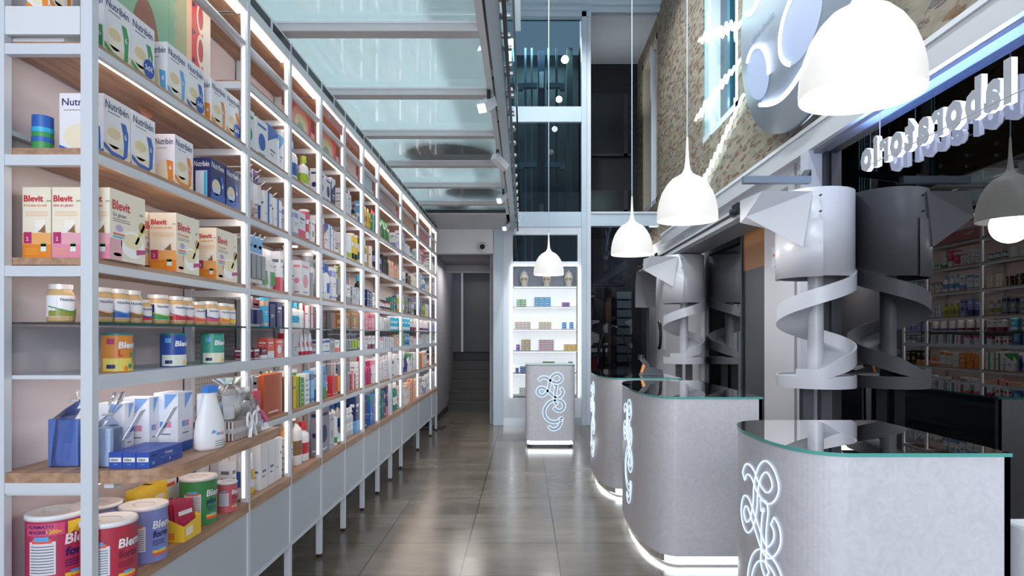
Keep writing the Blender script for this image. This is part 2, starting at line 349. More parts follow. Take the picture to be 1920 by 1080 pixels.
# ------------------------------------------------------------------ lift shaft, far frame
YF = 10.1
fr = empty('lift_tower', (.3, YF, 0), 'glazed lift tower in a pale steel frame at the end of the aisle', 'lift tower')
def P(mb, name, **k): return mb.build(name, fr, (-.3, -YF, 0), **k)
P(MB().box(-.49, -.33, YF-.05, YF+.1, 0, 6.6, bluew), 'column', bevel=.004)
P(MB().box(.90, .98, YF-.06, YF+.1, 0, 6.6, bluew).box(.98, 1.05, YF-.02, YF+.12, 0, 6.6, white), 'column', bevel=.004)
P(MB().box(-.33, .9, YF-.03, YF+.08, 3.12, 3.36, bluew), 'cross_beam', bevel=.004)
P(MB().box(-.33, .9, YF-.02, YF+.06, 4.78, 5.02, bluew), 'cross_beam')
P(MB().box(-.49, 1.05, YF-.06, YF+.1, 6.42, 6.6, bluew), 'cross_beam')
P(MB().box(-.22, .88, YF+.05, YF+.058, 3.36, 4.78, MATS['lift_glass']), 'glass_pane'); P(MB().box(-.22, .88, YF+.05, YF+.058, 5.02, 6.42, MATS['lift_glass']), 'glass_pane')
P(MB().box(-.33, -.22, YF-.01, YF+.06, 3.36, 6.42, mat('lift_frame_dark', '#6e8592', .4)), 'side_frame')
sh = mat('shaft_wall', '#6d7c80', .8)
P(MB().box(-.49, 1.05, YF+1.75, YF+1.8, 2.4, 6.6, sh).box(-.5, -.45, YF+.1, YF+1.75, 2.4, 6.6, sh).box(1.0, 1.05, YF+.12, YF+1.75, 3.2, 6.6, sh), 'shaft_wall')
rl = mat('guide_rail', '#8fb0c0', .3, .5)
for x in (.02, .13, .42, .56): P(MB().box(x-.018, x+.018, YF+1.0, YF+1.05, 2.6, 6.4, rl if x != .56 else mat('rail_dark', '#2f4854', .4)), 'guide_rail')
P(MB().box(.24, .36, YF+1.1, YF+1.2, 2.6, 6.4, mat('hydraulic_blue', '#26405e', .4)), 'hydraulic_column')
P(MB().tube([(-.2, YF+.1, 3.4), (-.2, YF+.1, 6.4)], .012, chrome), 'cable_tube')
for z in (4.35, 5.72):
    P(MB().box(-.02, .22, YF+.9, YF+1.0, z-.04, z+.04, rl).box(.38, .62, YF+.9, YF+1.0, z-.04, z+.04, rl).box(-.1, -.02, YF+.9, YF+1.0, z-.08, z+.03, rl).box(.62, .70, YF+.9, YF+1.0, z-.08, z+.03, rl), 'rail_bracket')
for z in (3.55, 5.85): P(MB().box(.26, .34, YF+1.05, YF+1.1, z-.12, z+.16, mat('pulley_plate', '#c9dbe4', .4)), 'pulley_plate')
P(MB().add([(-.2,YF+1.6,4.95),(.75,YF+1.6,5.75),(.75,YF+1.6,5.9),(-.2,YF+1.6,5.2)], [(0,1,2,3)], mat('stair_beige', '#6b7372', .7)), 'stair_stringer')
P(MB().add([(-.2,YF+1.6,3.4),(.75,YF+1.6,4.2),(.75,YF+1.6,4.35),(-.2,YF+1.6,3.65)], [(0,1,2,3)], mat('stair_beige', '#6b7372', .7)), 'stair_stringer')
P(MB().box(.74, .84, YF+1.0, YF+1.1, 3.4, 6.4, mat('shaft_post', '#7f9490', .6)), 'shaft_post')
# display niche wall in the tower
nichew = mat('niche_white', '#f2f5f8', .6)
P(MB().box(-.33, -.18, YF-.02, YF+.08, .12, 3.12, white).box(.84, .9, YF-.02, YF+.08, .12, 3.12, white).box(-.18, .84, YF-.02, YF+.08, 3.0, 3.12, white)
  .box(-.18, .84, YF-.02, YF+.08, .12, .44, white).box(-.18, .84, YF-.02, YF+.08, 2.52, 2.58, white), 'surround_panel', bevel=.003)
P(MB().box(-.33, .9, YF-.03, YF+.08, 0, .12, chrome), 'plinth')
P(MB().box(-.18, .84, YF+.06, YF+.068, 2.58, 3.0, MATS['lift_glass']), 'glass_pane')
dn = empty('display_niche', (.33, YF, .44), 'glowing white wall niche with five shelves of small boxes', 'display niche')
def D(mb, name, par=dn, **k): return mb.build(name, par, (-.33, -YF, -.44), **k)
D(MB().box(-.18, .84, YF+.30, YF+.32, .44, 2.19, ledsh), 'back_panel'); D(MB().box(-.18, .84, YF+.28, YF+.30, 2.2, 2.52, mat('niche_grey', '#9fa6b2', .6)), 'back_panel')
D(MB().box(-.19, -.18, YF-.03, YF+.32, .44, 2.52, nichew).box(.84, .85, YF-.03, YF+.32, .44, 2.52, nichew), 'side_panel')
SHZ = [2.19, 1.868, 1.514, 1.17, .816, .462]
for z in SHZ:
    D(MB().box(-.18, .84, YF-.03, YF+.28, z-.012, z, mat('niche_shelf', '#8a8f98', .4)), 'shelf')
    if z > .5: D(MB().box(-.16, .82, YF+.0, YF+.02, z-.02, z-.012, mat('niche_strip', '#ffffff', .5, 0, 3, '#f4fbff')), 'light_strip')
for x in (-.195, .853): D(MB().box(x-.008, x+.008, YF-.05, YF-.03, .44, 2.52, mat('edge_glow', '#ffffff', .5, 0, 3.5, '#f0f8ff')), 'light_strip')
D(MB().box(-.19, .85, YF-.05, YF-.03, 2.50, 2.52, mat('edge_glow', '#ffffff', .5)), 'light_strip')

# right of the tower: recess with dark windows, beam, ground floor glazed opening
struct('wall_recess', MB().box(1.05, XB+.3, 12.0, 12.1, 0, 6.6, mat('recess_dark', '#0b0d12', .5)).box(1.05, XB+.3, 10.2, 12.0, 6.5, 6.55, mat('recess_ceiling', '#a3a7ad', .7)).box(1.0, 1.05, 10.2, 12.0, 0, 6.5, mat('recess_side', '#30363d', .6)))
wn = mat('recess_window_glass', '#23272c', .2)
for k, (z0, z1) in enumerate([(4.75, 5.93), (3.7, 4.12)]):
    o = MB().box(1.07, XB-.1, 11.94, 11.99, z0, z1, wn).box(1.07, XB-.1, 11.92, 11.99, z0, z0+.05, darkst).box(1.85, 1.93, 11.92, 11.99, z0, z1, darkst); struct('window_%d' % (k+1), o)
struct('trim_beam_right', MB().box(1.05, XB, YF-.02, YF+.12, 3.14, 3.36, bluew).box(1.05, XB, YF-.04, YF-.02, 3.33, 3.36, white))
# ground floor glass to the back room
gp = empty('glazed_partition', (1.5, YF, 0), 'dark glazed partition beside the lift tower under the beam', 'partition')
MB().box(-.45, .45, .04, .05, 0, 3.14, MATS['partition_glass']).build('glass_pane', gp); MB().box(.43, .47, .0, .08, 0, 3.14, darkst).build('mullion', gp)
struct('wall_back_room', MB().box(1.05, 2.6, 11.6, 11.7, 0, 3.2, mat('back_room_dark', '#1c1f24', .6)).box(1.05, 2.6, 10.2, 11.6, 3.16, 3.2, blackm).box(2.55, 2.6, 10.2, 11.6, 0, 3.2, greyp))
o = MB().box(1.42, 1.52, 11.2, 11.3, 0, 2.3, mat('timber_brown', '#6b4634', .6)).build('timber_post'); tag(o, 'brown timber post behind the dark glass partition', 'post')
sp = empty('slatted_panel', (1.75, 11.4, 0), 'pale slatted panel behind the dark glass partition', 'slatted panel')
for k in range(12): MB().box(-.1, .16, 0, .02, .3+k*.16, .43+k*.16, mat('slat_grey', '#6d7479', .6)).build('slat', sp)
o = MB().tube([(-.25+.5*(.5-.5*math.cos(PI*k/16)), 0, .95+.62*math.sin(PI*k/16)) for k in range(17)], .012, chrome).box(-.27, .27, -.03, .03, .9, .95, darkst).box(-.02, .02, -.02, .02, 0, .9, darkst).build('hoop_stand', None, (1.47, 10.6, 0)); tag(o, 'chrome hoop stand behind the glass partition', 'stand')
o = MB().box(1.15, 1.25, 10.9, 11, .8, 1.02, 'red').box(1.1, 1.3, 10.85, 11.05, 0, .8, darkst).build('red_box_on_cabinet'); tag(o, 'dark low cabinet with red case behind glass partition', 'cabinet')
o = MB().box(1.1, 1.7, 10.7, 11.0, 2.25, 2.75, darkst).box(1.15, 1.6, 10.68, 10.7, 2.3, 2.6, mat('unit_dark', '#2a3038', .4)).build('ventilation_unit'); tag(o, 'dark ventilation unit high behind the glass partition', 'ventilation unit')

# rubble stone wall with windows, fascia, right-hand wall
w1 = (6.35, 7.6, 3.69, 6.6); w2 = (10.2, 11.5, 3.55, 6.25)
wb = MB(); rs = MATS['rubble_stone']; edges = [(-3, w1[0], 2.9, 6.6), (w1[0], w1[1], 2.9, w1[2]), (w1[1], w2[0], 2.9, 6.6), (w2[0], w2[1], 2.9, w2[2]), (w2[0], w2[1], w2[3], 6.6), (w2[1], 12.1, 2.9, 6.6)]
for a, b, c, d in edges: wb.box(XB, XB+.3, a, b, c, d, rs)
struct('wall_right_stone', wb)
tealf = mat('teal_window_frame', '#a5c4cc', .4); dglass = mat('night_window_glass', '#16323f', .08)
struct('window_3', MB().box(XB+.1, XB+.14, w1[0], w1[1], w1[2], w1[3], dglass).box(XB+.02, XB+.12, w1[1]-.28, w1[1], w1[2], w1[3], tealf).box(XB-.01, XB+.12, w1[1]-.36, w1[1]-.28, w1[2], w1[3], white)
       .box(XB+.0, XB+.12, w1[0], w1[0]+.08, w1[2], w1[3], white).box(XB, XB+.12, w1[0], w1[1], w1[2], w1[2]+.07, white).box(XB+.08, XB+.12, w1[0]+.5, w1[0]+.58, w1[2], w1[3], mat('teal_dark', '#2c6375', .3))
       .box(XB-.04, XB-.01, w1[1]-.34, w1[1]-.31, 4.9, 5.1, white))
sand = mat('sand_reveal', '#a49c8a', .7)
struct('window_4', MB().box(XB+.12, XB+.16, w2[0], w2[1], w2[2], w2[3], dglass).box(XB, XB+.15, w2[1]-.1, w2[1], w2[2], w2[3], sand).box(XB, XB+.15, w2[0], w2[0]+.08, w2[2], w2[3], sand)
       .box(XB, XB+.15, w2[0], w2[1], w2[3]-.1, w2[3], sand).box(XB-.005, XB+.12, w2[0]+.45, w2[0]+.53, w2[2], w2[3], white).box(XB, XB+.15, w2[0], w2[1], w2[2], w2[2]+.08, white))
struct('trim_fascia_right', MB().box(2.05, XR+.05, -3, 9.6, 2.76, 2.90, fasc).box(2.04, XB+.02, -3, 9.6, 2.90, 2.93, whitew).box(XB-.03, XR+.02, 0, 4.62, 2.735, 2.76, mat('rail_channel', '#7d8494', .4)))
wr = MB(); wp = mat('wall_panel', '#cccad0', .55)
wr.box(2.05, 2.3, 4.62, 4.75, 0, 2.76, mat('column_paint', '#b5b8c6', .5)).box(XB, 2.3, 4.75, 5.65, 0, 2.76, wp).box(XB, 2.3, 7.7, 9.6, 0, 2.76, wp).box(XB-.0, 2.3, 9.6, 12.0, 0, 2.9, wp)
wr.box(XB-.012, XB, 4.98, 5.0, 0, 2.76, greyp).box(XB, 2.3, 5.65, 7.7, 2.62, 2.76, wp)
struct('wall_right', wr)
struct('window_lab', MB().box(XR, XR+.012, -1.5, 4.62, 0, 2.735, MATS['lab_glass']).box(XR-.02, XR+.03, 4.56, 4.62, 0, 2.735, darkst).box(XR-.02, XR+.03, -1.5, 4.62, 0, .06, chrome))
struct('wall_added_panel', MB().box(XR-.01, XR+.03, 5.66, 6.30, 0, 2.05, mat('added_panel_dark', '#17181c', .35)).box(XR-.01, XR+.03, 5.66, 6.30, 2.05, 2.62, mat('added_panel_amber', '#8a5a30', .5)))  # panel added in place of glass to keep the niche reflection out
struct('window_lab_back', MB().box(XR, XR+.012, 6.32, 7.7, 0, 2.62, MATS['lab_glass']).box(XR-.03, XR+.02, 6.30, 6.34, 0, 2.62, darkst))
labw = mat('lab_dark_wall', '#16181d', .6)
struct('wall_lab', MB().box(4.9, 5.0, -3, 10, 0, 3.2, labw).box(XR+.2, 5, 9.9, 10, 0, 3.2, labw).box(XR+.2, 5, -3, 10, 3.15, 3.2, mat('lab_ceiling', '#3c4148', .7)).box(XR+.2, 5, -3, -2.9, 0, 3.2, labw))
lc = empty('laboratory_cabinet', (3.6, 4.9, 0), 'dark laboratory cabinet standing behind the tall glass wall', 'cabinet')
MB().box(-.5, .5, -.3, .3, 0, 2.0, mat('cabinet_navy', '#1f2a44', .4)).build('body', lc)
for x in (-.48, .02): MB().box(x, x+.46, -.32, -.3, .08, 1.92, mat('cabinet_door', '#26324f', .4)).build('door', lc)
lb = empty('laboratory_bench', (3.5, 2.6, 0), 'dark grey laboratory bench with drawers behind the tall glass', 'bench')
MB().box(-.6, .6, -1.6, 1.2, 0, .86, mat('bench_dark', '#30333a', .5)).box(-.65, .65, -1.65, 1.25, .86, .9, mat('bench_top', '#50545c', .4)).build('body', lb)
for k in range(4): MB().box(-.62, -.6, -1.55+k*.68, -1.55+k*.68+.64, .45, .8, mat('bench_drawer', '#3b3f47', .5)).build('drawer', lb)

# ------------------------------------------------------------------ shelving
YP = lambda i: 1.94+.543*i
LV = dict(G=.64, F=1.00, E=1.305, D=1.468, C=1.665, B=2.0, A=2.325, T=2.64)
LVN = dict(G='bottom', F='second', E='third', D='glass', C='fifth', B='sixth', A='seventh', T='top')
UN = [(0, 2), (2, 3), (3, 4), (4, 5), (5, 6), (6, 7), (7, 9), (9, 11), (11, 13), (13, 14)]
ORD = ['first', 'second', 'third', 'fourth', 'fifth', 'sixth', 'seventh', 'eighth', 'ninth', 'tenth', 'eleventh', 'twelfth', 'thirteenth', 'fourteenth', 'fifteenth', 'sixteenth']
XBk = -1.60
posts = {}
for ui, (a, b) in enumerate(UN):
    y0, y1 = YP(a), YP(b)
    u = empty('shelving_unit', (XS-.15, y0, 0), ('white steel shelving bay with oak boards, nearest and double width' if ui == 0 else 'white steel shelving bay with oak boards, %s from the camera' % ORD[ui]), 'shelving', 'shelving bays along the left wall')
    def S(mb, name, par=None, **k): return mb.build(name, par or u, None if par else (-(XS-.15), -y0, 0), **k)
    ends = [a] if b != 14 else [a, b]
    for i in ends:
        for X0 in (XS-.035, XBk):
            S(MB().box(X0, X0+.035, YP(i)-.016, YP(i)+.016, .022, 3.0, white), 'post', bevel=.002)
            S(MB().cyl(.014, 0, .022, blackr, (X0+.017, YP(i), 0), 12), 'foot')
        for z in (.265, LV['F']-.03, LV['C']-.04, LV['B']-.04, LV['A']-.03, LV['T']-.03):
            S(MB().box(XBk+.035, XS-.035, YP(i)-.012, YP(i)+.012, z-.02, z+.012, white), 'side_rail')
    if ui == 6: S(MB().box(XS-.035, XS, YP(8)-.016, YP(8)+.016, .022, 1.30, white), 'post')
    e0, e1 = y0+.0165, y1-.0165
    bw = mat('back_panel_white', '#d9d2d8', .6)
    S(MB().box(XBk-.012, XBk-.004, e0, e1, .27, 2.05, MATS['pegboard'] if ui in (1, 4) else bw).box(XBk-.012, XBk-.004, e0, e1, 2.05, 3.05, bw), 'back_panel')
    S(MB().box(XS-.03, XS-.006, e0, e1, .275, .60, mat('base_panel', '#b9bfc8', .4)), 'base_panel', bevel=.002)
    S(MB().box(XS-.035, XS, e0, e1, .25, .272, white), 'bottom_rail')
    f = S(MB().box(XS-.03, XS-.003, e0, e1, 2.95, 3.06, whitew), 'cornice')
    nsl = 2*(b-a)
    for k in range(nsl):
        s0 = y0+(y1-y0)*k/nsl+.02; s1 = y0+(y1-y0)*(k+1)/nsl-.012
        MB().box(XS-.003, XS-.0015, s0, s1, 3.002, 3.046, blackm).build('vent_slot', f)
    S(MB().lathe([(.001, e0), (.021, e0), (.021, e1), (.001, e1)], mat('roller_tube', '#d9d6dc', .3), 14, (XS-.03, 0, 2.80), axis='y'), 'roller_tube')
    for kx, z in LV.items():
        if ui == 0 and kx in 'FT': continue
        if kx == 'D':
            if ui == 3: continue
            g = S(MB().box(XBk+.01, XS-.012, e0, e1, z-.008, z, MATS['table_glass']), 'glass_shelf')
            MB().box(XS-.012, XS-.008, e0, e1, z-.008, z, teal_edge).build('glass_edge', g, (XS*0, 0, 0)); g.children[0].matrix_parent_inverse.identity()
            continue
        wood = kx not in ('E',)
        if ui == 0 and kx == 'E':
            s = S(MB().box(XBk+.01, XS-.012, e0, e1, z-.012, z, white), 'shelf')
        else:
            s = S(MB().box(XBk+.01, XS-.010, e0, e1, z-.022, z, MATS['oak_wood'] if wood else white), 'shelf')
        if kx == 'G': MB().box(XS-.010, XS+.004, e0, e1, z-.045, z, MATS['oak_wood']).build('shelf_edge', s); continue
        MB().box(XS-.018, XS+.0, e0, e1, z-.045, z-.018 if wood else z, white).build('shelf_edge', s, bevel=.0015)
        MB().box(XS-.048, XS-.028, e0+.01, e1-.01, z-.032, z-.0225, led).build('light_strip', s)
    S(MB().box(XS-.048, XS-.028, e0+.01, e1-.01, 2.935, 2.95, led), 'light_strip')
    S(MB().box(XBk, XS-.036, e0, e1, 2.95, 2.965, MATS['oak_wood']), 'top_board')
    S(MB().box(XS-.028, XS-.013, e1-.002, e1, .66, 2.93, mat('upright_glow', '#ffffff', .5, 0, .8, '#fff6ee')), 'upright_glow_strip')  # added glow imitating the lit inner face of the post, not an LED
    S(MB().box(XBk, XBk+.02, e0, e1, LV['A']-.28, LV['A']-.265, white), 'back_rail')
# end lip over the near end
o = MB().box(XBk, XS-.04, 1.93, 1.945, 2.335, 2.42, whitew).build('end_panel'); tag(o, 'white end panel closing the high shelf at the near end', 'panel')
# projecting oak tray in the first bay
def rounded(x0, x1, y0, y1, r, n=8):   # rounded at (x1,y0)
    pts = [(x0, y0)]
    for k in range(n+1):
        a = -PI/2+PI/2*k/n; pts.append((x1-r+r*math.cos(a), y0+r+r*math.sin(a)))
    return pts+[(x1, y1), (x0, y1)]
tr = empty('oak_tray_shelf', (-1.35, 1.9, .97), 'thick oak tray with rounded corner projecting from the near bay', 'shelf')
ztr = 1.013
def TR(mb, n, **k): return mb.build(n, tr, (1.35, -1.9, -.97), **k)
TR(MB().prism([(x, y) for x, y in rounded(-1.585, -1.10, 1.96, 2.89, .14)], ztr-.04, ztr, MATS['oak_wood']), 'board', bevel=.002)
TR(MB().box(-1.565, -1.335, 1.93, 1.958, ztr-.036, ztr-.001, MATS['oak_wood']), 'end_board')
TR(MB().box(-1.565, -1.335, 1.935, 1.955, ztr-.07, ztr-.037, white).box(-1.3, -1.27, 1.98, 2.8, ztr-.058, ztr-.041, white), 'bracket')
TR(MB().box(-1.35, -1.33, 2.0, 2.85, ztr-.052, ztr-.041, led), 'light_strip')

# ------------------------------------------------------------------ products
# local frame: front faces +X, width along Y, origin at the base centre
F_ = lambda d, e=.0006: (lambda u, v: (d/2+e, u, v))                       # front face  (+X)
S_ = lambda w_, e=.0006: (lambda u, v: (u, -w_/2-e, v))                    # side face   (-Y)
T_ = lambda h, e=.0006: (lambda u, v: (u, v, h+e))
CY = lambda r_, a0=-.9, e=.0008: (lambda u, v: ((r_+e)*math.cos(a0+u/r_), (r_+e)*math.sin(a0+u/r_), v))
cache = {}
def inst(key, name, builder):
    """builder() -> list of (child_name or None, MB); cached meshes, new objects each time"""
    if key not in cache: cache[key] = [(n or name, mb.mesh(n or name)) for n, mb in builder()]
    parts = cache[key]
    o = bpy.data.objects.new(name, parts[0][1]); COL.objects.link(o)
    for n_, me in parts[1:]:
        c = bpy.data.objects.new(n_, me); c.parent = o; COL.objects.link(c)
    return o
def carton(w_, d, h, c1, c2, des=0):
    def b():
        r = random.Random(hash((round(w_*1000), c1, c2, des)) if False else int(w_*1e4)+len(c1)*7+len(c2)*13+des*31)
        m = MB().box(-d/2, d/2, -w_/2, w_/2, 0, h, c1); tx = 'text' if c1 in ('white', 'cream', 'lightgrey', 'yellow', 'peach', 'sky') else 'white'
        for fn, wd in ((F_(d), w_), (S_(w_), d)):
            a = wd/2*.9
            if des == 0: m.rect(fn, -a, h*.72, a, h*.9, c2); m.rect(fn, -a*.8, h*.5, a*.6, h*.53, tx); m.rect(fn, -a*.8, h*.42, a*.4, h*.44, tx); m.rect(fn, -a, h*.06, a, h*.14, c2)
            if des == 1: m.rect(fn, -wd/2, 0, wd/2, h*.35, c2); m.rect(fn, -a*.7, h*.72, a*.7, h*.8, tx); m.rect(fn, -a*.7, h*.6, a*.2, h*.63, tx)
            if des == 2: m.disc(fn, 0, h*.42, min(wd*.3, h*.25), c2); m.rect(fn, -a*.8, h*.8, a*.8, h*.87, c2); m.rect(fn, -a*.6, h*.08, a*.6, h*.11, tx)
            if des == 3: m.shape(fn, [(-wd/2, h), (-wd/2, h*.55), (wd/2, h*.85), (wd/2, h)], c2); m.rect(fn, -a*.6, h*.35, a*.6, h*.4, tx); m.rect(fn, -a*.6, h*.25, a*.2, h*.28, tx)
            if des == 4: m.rect(fn, -wd*.12, 0, wd*.12, h, c2); m.rect(fn, -a*.9, h*.3, -a*.4, h*.33, tx); m.rect(fn, a*.4, h*.6, a*.9, h*.66, tx)
            if des == 5:
                for k in range(5): m.rect(fn, -a*.8, h*(.12+.16*k), a*(.2+.5*((k*7) % 3)/2), h*(.16+.16*k), c2 if k % 2 else tx)
        return [(None, m)]
    return inst(('carton', w_, d, h, c1, c2, des), 'carton', b)
def bottle(w_, h, c1, c2, cap='cap', lab=None, sq=.62):
    def b():
        r_ = w_/2; m = MB(); z1 = h*.74
        m.lathe([(.001, 0), (r_*.96, 0), (r_, .006), (r_, z1*.86), (r_*.86, z1*.95), (r_*.36, z1*1.04), (r_*.34, z1*1.1)], c1, 20, sx=sq)
        m.lathe([(r_*1.012, h*.2), (r_*1.012, h*.48)], lab or c2, 20, sx=sq*1.005)
        fn = lambda u, v: (r_*sq*1.03+.001, u, v)
        m.rect(fn, -r_*.4, h*.36, r_*.4, h*.39, 'text'); m.rect(fn, -r_*.4, h*.30, r_*.2, h*.315, 'text')
        k = MB()
        if cap == 'pump':
            k.cyl(r_*.3, z1*1.08, z1*1.2, c2).cyl(r_*.12, z1*1.2, h*.97, c2).box(-.008, r_*1.1, -.008, .008, h*.95, h, c2); n_ = 'pump'
        elif cap == 'trigger':
            k.cyl(r_*.32, z1*1.08, z1*1.18, c2).box(-r_*.3, r_*.9, -.01, .01, h*.92, h, c2).box(r_*.3, r_*.45, -.006, .006, h*.82, h*.92, c2); n_ = 'trigger'
        else:
            k.cyl(r_*.40, z1*1.08, h, c2, r2=r_*.36); n_ = 'cap'
        return [(None, m), (n_, k)]
    return inst(('bottle', w_, h, c1, c2, cap, lab, sq), 'bottle', b)
def jar(w_, h, c1, c2, lid='white'):
    def b():
        r_ = w_/2; m = MB().lathe([(.001, 0), (r_*.93, 0), (r_, .006), (r_, h*.72), (r_*.8, h*.82), (r_*.8, h*.86)], c1, 20)
        m.lathe([(r_*1.01, h*.12), (r_*1.01, h*.64)], 'white', 20)
        m.lathe([(r_*1.02, h*.14), (r_*1.02, h*.32)], c2, 20)
        m.rect(CY(r_, -.5, .002), 0, h*.46, r_*.9, h*.52, 'navy', 3)
        return [(None, m), ('lid', MB().cyl(r_*.84, h*.85, h, lid, seg=20))]
    return inst(('jar', w_, h, c1, c2, lid), 'jar', b)
def can(w_, h, c1, c2, lid='white'):
    def b():
        r_ = w_/2; m = MB().cyl(r_, 0, h*.93, c1, seg=24); m.lathe([(r_*1.004, h*.1), (r_*1.004, h*.3)], c2, 24)
        m.rect(CY(r_, -.8, .001), 0, h*.55, r_*.9, h*.68, 'white', 4)
        return [(None, m), ('lid', MB().cyl(r_*1.02, h*.93, h, lid, seg=24))]
    return inst(('can', w_, h, c1, c2, lid), 'tin', b)
def tube_(w_, h, c1, c2):
    def b():
        r_ = w_/2; n = 12; vs_ = []; fs = []
        for (rx, ry, z) in ((r_*.62, r_*.8, h*.16), (r_*.6, r_*.86, h*.3), (r_*.35, r_*.95, h*.7), (r_*.05, r_, h)):
            for k in range(n): a = 2*PI*k/n; vs_.append((rx*math.cos(a), ry*math.sin(a), z))
        for i in range(3):
            for k in range(n): fs.append((i*n+k, i*n+(k+1) % n, (i+1)*n+(k+1) % n, (i+1)*n+k))
        fs.append(tuple(3*n+k for k in range(n)))
        m = MB().add(vs_, fs, c1, True); m.rect(lambda u, v: (r_*.62+.002-(v-h*.3)/(h*.5)*r_*.3, u, v), -r_*.5, h*.35, r_*.5, h*.6, c2)
        return [(None, m), ('cap', MB().cyl(r_*.6, 0, h*.17, c2))]
    return inst(('tube', w_, h, c1, c2), 'tube', b)
def hang(w_, h, c1, c2, clip='white'):
    def b():
        m = MB().box(-.002, .002, -w_/2, w_/2, 0, h*.94, 'white'); m.box(.002, .022, -w_*.38, w_*.38, h*.08, h*.55, c2)
        fn = lambda u, v: (.0028, u, v); m.rect(fn, -w_/2, h*.6, w_/2, h*.94, c1); m.rect(fn, -w_*.3, h*.7, w_*.3, h*.76, 'white')
        return [(None, m), ('hanger', MB().tube([(-.10, 0, h*.9), (.02, 0, h*.9), (.03, 0, h*.96)], .0022, clip, 6))]
    return inst(('hang', w_, h, c1, c2), 'hanging_pack', b)
def pouch(w_, h, c1, c2):
    def b():
        n = 8; vs_ = []; fs = []
        for (dx, wy, z) in ((.02, .9, 0), (.032, .98, h*.25), (.028, 1, h*.5), (.014, .98, h*.8), (.002, 1, h)):
            for k in range(n): a = 2*PI*k/n+PI/8; vs_.append((dx*math.cos(a), wy*w_/2*max(-1, min(1, 1.3*math.sin(a))), z))
        for i in range(4):
            for k in range(n): fs.append((i*n+k, i*n+(k+1) % n, (i+1)*n+(k+1) % n, (i+1)*n+k))
        fs += [tuple(range(n)), tuple(4*n+k for k in range(n))]
        m = MB().add(vs_, fs, c1, True); fn = lambda u, v: (.034-.012*v/h, u, v)
        m.rect(fn, -w_*.3, h*.12, w_*.3, h*.45, c2); m.rect(fn, -w_*.35, h*.6, w_*.35, h*.72, 'white')
        return [(None, m)]
    return inst(('pouch', w_, h, c1, c2), 'pouch', b)
def card(w_, h, c1, c2):
    def b():
        m = MB().add([(-.05, -w_/2, 0), (-.05, w_/2, 0), (.05, w_/2, 0), (.05, -w_/2, 0), (-.04, -w_/2, h), (-.04, w_/2, h), (-.035, w_/2, h), (-.035, -w_/2, h)], [(0, 1, 2, 3), (4, 5, 6, 7), (0, 4, 7, 3), (1, 2, 6, 5), (0, 1, 5, 4), (3, 7, 6, 2)], c1)
        fn = lambda u, v: (.0515-.085*v/h, u, v)
        m.rect(fn, -w_*.4, h*.7, w_*.4, h*.85, c2)
        for k in range(4): m.rect(fn, -w_*.4, h*(.15+.12*k), w_*.35, h*(.2+.12*k), c2)
        return [(None, m)]
    return inst(('card', w_, h, c1, c2), 'leaflet_stand', b)

KN = dict(x='carton', b='bottle', p='pump bottle', t='spray bottle', j='jar', c='tin', u='tube', h='hanging pack', o='pouch', k='leaflet stand')
def make(kd, c1, c2, w_, h, d, des):
    if kd == 'x': return carton(w_, d, h, c1, c2, des)
    if kd == 'b': return bottle(w_, h, c1, c2)
    if kd == 'p': return bottle(w_, h, c1, c2, 'pump')
    if kd == 't': return bottle(w_, h, c1, c2, 'trigger')
    if kd == 'j': return jar(w_, h, c1, c2, c2)
    if kd == 'c': return can(w_, h, c1, c2)
    if kd == 'u': return tube_(w_, h, c1, c2)
    if kd == 'h': return hang(w_, h, c1, c2)
    if kd == 'o': return pouch(w_, h, c1, c2)
    if kd == 'k': return card(w_, h, c1, c2)
DEF = dict(x=(.07, .15), b=(.062, .19), p=(.07, .23), t=(.075, .25), j=(.062, .09), c=(.085, .13), u=(.05, .15), h=(.075, .19), o=(.11, .17), k=(.12, .2))
GN = {}
CN = {'sky': 'light blue', 'rose': 'rose red', 'lightgrey': 'light grey', 'steel': 'silver', 'amber': 'pale amber'}
def cname(c): return CN.get(c, c)
